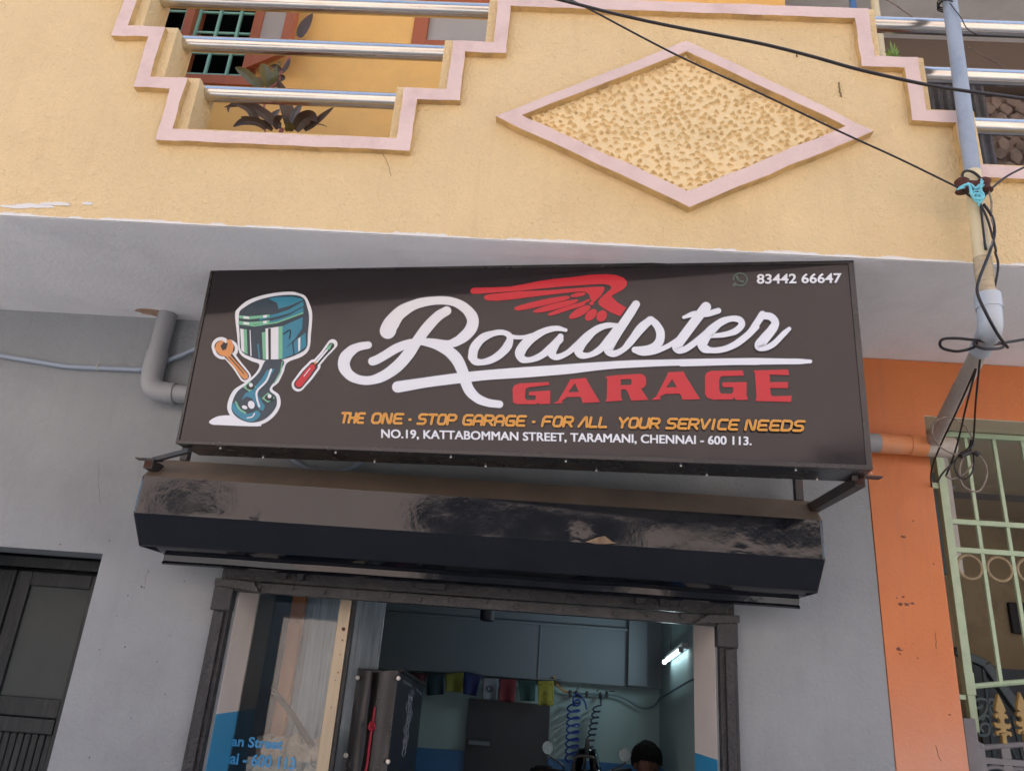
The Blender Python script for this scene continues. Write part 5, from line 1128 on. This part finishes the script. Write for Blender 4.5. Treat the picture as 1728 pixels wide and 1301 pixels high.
rdm = MB(); rdm.tube([atY(*c6(440, 760), .40), atY(*c6(560, 900), .40), atY(*c6(715, 1140), .40)], .016, 10)
tag(rdm.build('rod', m_dark, smooth=True), 'dark rod leaning diagonally behind the left pane of the shop front', 'rod')
# black cabinet
YC = .62
k6 = lambda x, y, Y=YC: atY(*c6(x, y), Y)
tlc, trc = k6(1008, 632), k6(1268, 652)
cab = thing('black_cabinet', 'black padded cabinet with a white chain drawn on its side, right of the mullion', 'cabinet', (tlc.x, YC, .15))
XS = trc.x; bk = atX(*c6(1432, 742), XS)
def pad(u, v):
    x = tlc.x+(XS-tlc.x)*u; z = .16+(tlc.z-.16)*v
    d = .016*math.sin(math.pi*u)+.020*math.exp(-((u-.36)/.10)**2)*-1+.014*math.exp(-((u-.62)/.14)**2)+.006*noise.noise(Vector((u*3, v*9, 2)))+.010*noise.noise(Vector((u*1.5, v*4, 7)))
    e = min(1, 12*min(u, 1-u))
    return (x, YC-.004-d*e, z-.018*math.exp(-((u-.45)/.3)**2)*(v**8))
m_ = MB(); m_.grid(pad, 40, 60); m_.build('padded_front', mat('black_leatherette', (.017,.016,.017), .32, spec=.6, bump=.2, bscale=90, rvar=.08), cab, smooth=True)
m_ = MB(); m_.prism([(YC, .16), (YC, tlc.z-.004), (bk.y, bk.z), (bk.y, .16)], lambda y, z: (tlc.x, y, z), lambda y, z: (XS, y, z)); m_.build('body', mat('dark_navy_laminate', (.022,.028,.04), .3, spec=.5), cab, bevel=.006)
def sd_(x, y, e=.002): return atX(*c6(x, y), XS+e)
m_ = MB(); m_.tube([sd_(1285,650,.0), sd_(1432,745,.0)], .012, 8); m_.build('edge_strip', m_blackpaint, cab)
m_ = MB(); random.seed(4)
lk = [(1362,790),(1350,830),(1342,870),(1340,915),(1332,950),(1328,990),(1322,1030),(1325,1070),(1315,1110),(1308,1150),(1300,1195)]
for (x, y), (x2, y2) in zip(lk[:-1], lk[1:]):
    for off in ((0, 0), (random.uniform(-16, 14), random.uniform(-10, 10))):
        if off != (0, 0) and y > 1090: continue
        mx, my = (x+x2)/2+off[0], (y+y2)/2+off[1]; dx, dy = (x2-x)*.72, (y2-y)*.72; nx, ny = -dy*.30, dx*.30
        m_.tube([sd_(mx+dx*math.cos(a)+nx*math.sin(a), my+dy*math.cos(a)+ny*math.sin(a), .003) for a in np.linspace(0, 6.2832, 15)[:-1]], .0022, 5, closed=True)
m_.build('chain_drawing', mat('chalk_white', (.30,.34,.42), .6), cab)
m_ = MB()
for a, b_ in (((1300,722),(1352,752)), ((1380,775),(1415,805))): m_.obox(sd_(*a, .003), sd_(*b_, .003), .003, .018)
m_.build('worn_strip', mat('worn_print', (.07,.09,.12), .6, var=.8, vscale=40), cab)
for x, y in ((1006,697),(1268,702),(930,1197),(1200,1238)):
    q = k6(x, y, YC-.03); m_ = MB(); m_.lathe(q, [(.012,.0),(.014,-.004),(.010,-.009),(.003,-.010)], 12, 'y'); m_.build('screw', m_screw, cab, smooth=True)
rc = MB(); rc.tube(smoothpts([k6(x, y, YC-.045) for x, y in ((1115,885),(1108,950),(1098,1000),(1090,1060),(1078,1150),(1068,1240),(1055,1310),(1050,1400))], 5), .007, 8)
rc.tube([k6(1097+18*math.cos(a)*(1+.2*math.sin(3*a)), 1010+22*math.sin(a), YC-.055-.008*math.cos(2*a)) for a in np.linspace(0, 6.2832, 17)[:-1]], .008, 8, closed=True)
tag(rc.build('red_cord', mat('red_cord', (.36,.02,.045), .6), smooth=True), 'knotted red cord hanging down the front of the black cabinet', 'cord')

# motorcycle seen only by its mirrors, screen and cowl
YM = 1.75
mo = thing('motorcycle', 'parked motorcycle with round mirrors and a small clear windscreen inside the shop', 'motorcycle', (.46, YM, .15))
mi = lambda x, y, Y=YM: atY(*cI(x, y), Y)
def mirror(cx, cy, rx, ry, stem):
    m_ = MB(); c_ = mi(cx, cy); r1 = abs(mi(cx+rx, cy).x-c_.x); r2 = abs(mi(cx, cy+ry).z-c_.z)
    prof_ = []
    vs = [];
    for k, (s_, dy) in enumerate(((1, -.012), (1.06, 0), (.9, .022), (.4, .034))):
        for a in np.linspace(0, 2*math.pi, 29)[:-1]: vs.append((c_.x+r1*s_*math.cos(a), YM+dy, c_.z+r2*s_*math.sin(a)))
    fs = [(k*28+i, k*28+(i+1) % 28, (k+1)*28+(i+1) % 28, (k+1)*28+i) for k in range(3) for i in range(28)] + [tuple(range(84, 112))]
    m_.add(vs, fs); o = m_.build('mirror', m_cable, mo, smooth=True)
    m_ = MB(); m_.add([(c_.x+r1*.93*math.cos(a), YM-.0125, c_.z+r2*.93*math.sin(a)) for a in np.linspace(0, 2*math.pi, 29)[:-1]], [tuple(range(28))]); m_.add([(c_.x+r1*1.0*math.cos(a), YM-.0115, c_.z+r2*1.0*math.sin(a)) for a in np.linspace(0, 2*math.pi, 29)[:-1]], [tuple(range(28))]); m_.build('mirror_glass', mat('mirror_glass', (.16,.20,.21), .25, metal=.9), o)
    m_ = MB(); m_.tube(smoothpts([mi(*p, YM+.01) for p in stem], 4), .006, 8); m_.build('mirror_stem', m_cable, o, smooth=True)
mirror(167, 972, 62, 76, [(165,1045),(210,1090),(300,1145),(350,1200),(345,1260)]); mirror(1063, 1055, 72, 78, [(1067,1132),(1065,1160),(980,1205),(880,1250)])
m_ = MB(); hl, hr = mi(20, 1230), mi(1000, 1265); m_.tube(smoothpts([mi(-20,1225,YM+.25), mi(120,1225,YM+.12), mi(345,1262,YM), mi(600,1290,YM), mi(880,1262,YM), mi(1010,1240,YM+.12), mi(1130,1235,YM+.25)], 5), .014, 10); m_.tube([mi(40,1215,YM+.2), mi(190,1222,YM+.09)], .022, 10); m_.build('handlebar', m_cable, mo, smooth=True)
def scr(u, v):
    a, b_ = lerp2((420,1260), (520,970), v), lerp2((800,1260), (735,990), v); p = lerp2(a, b_, u); q = mi(*p, YM-.10-.10*math.sin(math.pi*u)+.10*v); return q
m_ = MB(); m_.grid(scr, 14, 8); o = m_.build('windscreen', glass_mat('clear_screen', (.80,.86,.88)), mo, smooth=True); o.modifiers.new('solid', 'SOLIDIFY').thickness = .003
c0 = mi(600, 1130, YM-.16)
m_ = MB(); w2 = abs(mi(720, 1150).x-mi(485, 1150).x)/2
m_.tube(smoothpts([(c0.x-w2, YM-.12, c0.z-.16), (c0.x-w2*1.0, YM-.14, c0.z-.02), (c0.x-w2*.7, YM-.15, c0.z+.025), (c0.x+w2*.7, YM-.15, c0.z+.025), (c0.x+w2, YM-.14, c0.z-.02), (c0.x+w2, YM-.12, c0.z-.16)], 5), .011, 8); m_.tube([(c0.x, YM-.15, c0.z+.02), (c0.x, YM-.14, c0.z-.16)], .010, 8); m_.obox((c0.x-w2, YM-.14, c0.z-.07), (c0.x+w2, YM-.14, c0.z-.07), .016, .016); m_.build('screen_stay', m_cable, mo, smooth=True)
m_ = MB(); m_.lathe((c0.x, YM-.14, c0.z-.28), [(.02,-.08),(.085,-.06),(.10,.0),(.09,.08),(.04,.13)], 20, 'y'); m_.build('headlamp', mat('headlamp_glass', (.5,.55,.58), .1, metal=.6), mo, smooth=True)
m_ = MB(); zt_ = c0.z-.42; m_.tube(smoothpts([(c0.x, YM+.10, c0.z-.30), (c0.x, YM+.35, c0.z-.26), (c0.x, YM+.62, c0.z-.34)], 6), [.06,.09,.12,.14,.15,.15,.15,.14,.12,.11,.10,.08,.06], 14); m_.build('fuel_tank', mat('blue_tank', (.03,.06,.13), .2, coat=.6), mo, smooth=True)
m_ = MB(); m_.tube(smoothpts([(c0.x, YM+.60, c0.z-.36), (c0.x, YM+.9, c0.z-.38), (c0.x, YM+1.10, c0.z-.33)], 5), [.07,.09,.11,.12,.12,.12,.12,.12,.11,.08,.05], 12); m_.build('saddle', m_cable, mo, smooth=True)
for y in (YM-.10, YM+1.0):
    m_ = MB(); m_.tube([(c0.x, y+.25*math.cos(a), .15+.30+.25*math.sin(a)) for a in np.linspace(0, 6.2832, 33)[:-1]], .05, 12, closed=True); o = m_.build('wheel', m_cable, mo, smooth=True)
    m_ = MB(); m_.lathe((c0.x, y, .45), [(.02,-.05),(.05,-.04),(.05,.04),(.02,.05)], 12, 'x')
    for k in range(5): m_.obox((c0.x, y, .45), (c0.x, y+.21*math.cos(k*1.257), .45+.21*math.sin(k*1.257)), .03, .03)
    m_.build('rim', m_alu, o)
m_ = MB()
for s_ in (-1, 1): m_.tube([(c0.x+s_*.09, YM-.10, .45), (c0.x+s_*.09, YM+.02, c0.z-.12)], .022, 10)
m_.box(c0.x-.12, c0.x+.12, YM+.35, YM+.75, .42, .78); m_.obox((c0.x, YM+.6, .5), (c0.x, YM+1.0, .45), .08, .06); m_.obox((c0.x, YM+.08, c0.z-.35), (c0.x, YM+.4, .5), .05, .05); m_.build('engine_frame', m_blackmetal, mo)

# the seated man behind the motorcycle
hc = atY(*cI(1322, 1165), 2.05)                      # centre of the head
man = thing('person', 'seated man with short black hair and dark shirt at the right rear of the shop', 'person', (hc.x, 2.15, .15))
hz = hc.z; hx = hc.x; hy = 2.05
J = {'pelvis': (hx, hy+.06, hz-.74), 'belly': (hx, hy+.07, hz-.55), 'chest': (hx, hy+.05, hz-.36), 'neck0': (hx, hy+.03, hz-.20), 'neck': (hx, hy+.02, hz-.14)}
vsk = [J['pelvis'], J['belly'], J['chest'], J['neck0'], J['neck']]; rad = [.15, .14, .155, .075, .055]; ed = [(0,1),(1,2),(2,3),(3,4)]
def chain(start, pts):
    p = start
    for (x, y, z, r_) in pts: vsk.append((hx+x, hy+y, hz+z)); rad.append(r_); ed.append((p, len(vsk)-1)); p = len(vsk)-1
for s_ in (-1, 1):
    chain(3, [(s_*.15,.05,-.25,.065), (s_*.21,.04,-.42,.052), (s_*.24,.02,-.55,.045), (s_*.20,-.14,-.62,.038), (s_*.15,-.26,-.62,.030)])
    chain(0, [(s_*.10,-.02,-.78,.095), (s_*.15,-.28,-.76,.080), (s_*.16,-.44,-.76,.062), (s_*.16,-.42,-1.0,.055), (s_*.16,-.40,hz*-1+.25,.042), (s_*.17,-.55,hz*-1+.19,.035)])
me = bpy.data.meshes.new('body'); me.from_pydata([Vector(v)-ORG[man.name] for v in vsk], ed, []); bo = bpy.data.objects.new('body', me); COL.objects.link(bo); bo.parent = man; ORG[bo.name] = ORG[man.name]
sk = bo.modifiers.new('skin', 'SKIN')
for i, r_ in enumerate(rad): me.skin_vertices[0].data[i].radius = (r_, r_*.8 if i < 3 else r_)
me.skin_vertices[0].data[0].use_root = True
bo.modifiers.new('sub', 'SUBSURF').levels = 2; bo.modifiers['sub'].render_levels = 2
me.materials.append(mat('dark_shirt', (.03,.035,.05), .8, var=.2, vscale=20))
m_skin = mat('brown_skin', (.12,.058,.036), .5)
def head(u, v):
    th, ph = 2*math.pi*u, math.pi*v; x, y, z = math.sin(ph)*math.cos(th), math.sin(ph)*math.sin(th), math.cos(ph)
    r_ = .078*(1-.22*max(0, -z)**1.5)
    X, Y, Z = r_*x, .096*y*(1-.12*max(0, -z)), .122*z
    if y < 0:
        Y -= .022*math.exp(-((x/.16)**2+((Z+.012)/.022)**2)); Y -= .008*math.exp(-((x/.35)**2+((Z+.062)/.012)**2)); Y += .010*math.exp(-(((abs(x)-.42)/.17)**2+((Z-.012)/.014)**2)); Y -= .006*math.exp(-((Z-.034)/.012)**2)*(-y)
    return (hx+X, hy+Y, hz+Z)
m_ = MB(); m_.grid(head, 48, 36)
for s_ in (-1, 1): m_.lathe((hx+s_*.080, hy+.012, hz-.012), [(.006,-.03),(.014,-.022),(.016,0),(.018,.018),(.010,.03)], 10)
m_.build('head', m_skin, man, smooth=True)
m_ = MB()
def hair(u, v):
    th = 2*math.pi*u; ph = (.53+.05*noise.noise(Vector((math.cos(th)*4, math.sin(th)*4, 2)))+.03*noise.noise(Vector((math.cos(th)*13, math.sin(th)*13, 2))))*math.pi*v; x, y, z = math.sin(ph)*math.cos(th), math.sin(ph)*math.sin(th), math.cos(ph)
    front = max(0, -y)
    k = 1.16+.09*noise.noise(Vector((x*4, y*4, z*4)))+.07*noise.noise(Vector((x*14, y*14, z*14)))
    lim = 0 if y > -.2 else .035*front
    k *= 1-.10*v**5
    return (hx+.094*x*k, hy+.004+.106*y*k, hz+.006+.116*z*k+lim)
m_.grid(hair, 80, 30)
random.seed(9)
for _ in range(900):
    u, v = random.random(), random.random()**.6; p = Vector(hair(u, v)); c_ = Vector((hx, hy, hz)); nr = (p-c_).normalized(); tg = nr.cross(Vector((random.uniform(-1, 1), random.uniform(-1, 1), .3))).normalized()
    m_.tube([p-tg*.012, p+nr*.008, p+nr*.010+tg*.016], [.0035, .003, .0006], 4, caps=False)
m_.build('hair', mat('black_hair', (.010,.010,.011), .85, spec=.15), man, smooth=True)
st_ = thing('stool', 'plain dark stool under the seated man', 'stool', (hx, hy+.06, .15))
m_ = MB(); zs_ = hz-.86; m_.lathe((hx, hy+.06, zs_-.04), [(.01,0),(.16,0),(.165,.02),(.15,.04),(.01,.04)], 24); m_.build('seat', m_blackmetal, st_)
for a in range(4): m_ = MB(); m_.tube([(hx+.11*math.cos(a*1.571+.78), hy+.06+.11*math.sin(a*1.571+.78), zs_-.04), (hx+.17*math.cos(a*1.571+.78), hy+.06+.17*math.sin(a*1.571+.78), .15)], .013, 8); m_.build('leg', m_blackmetal, st_)
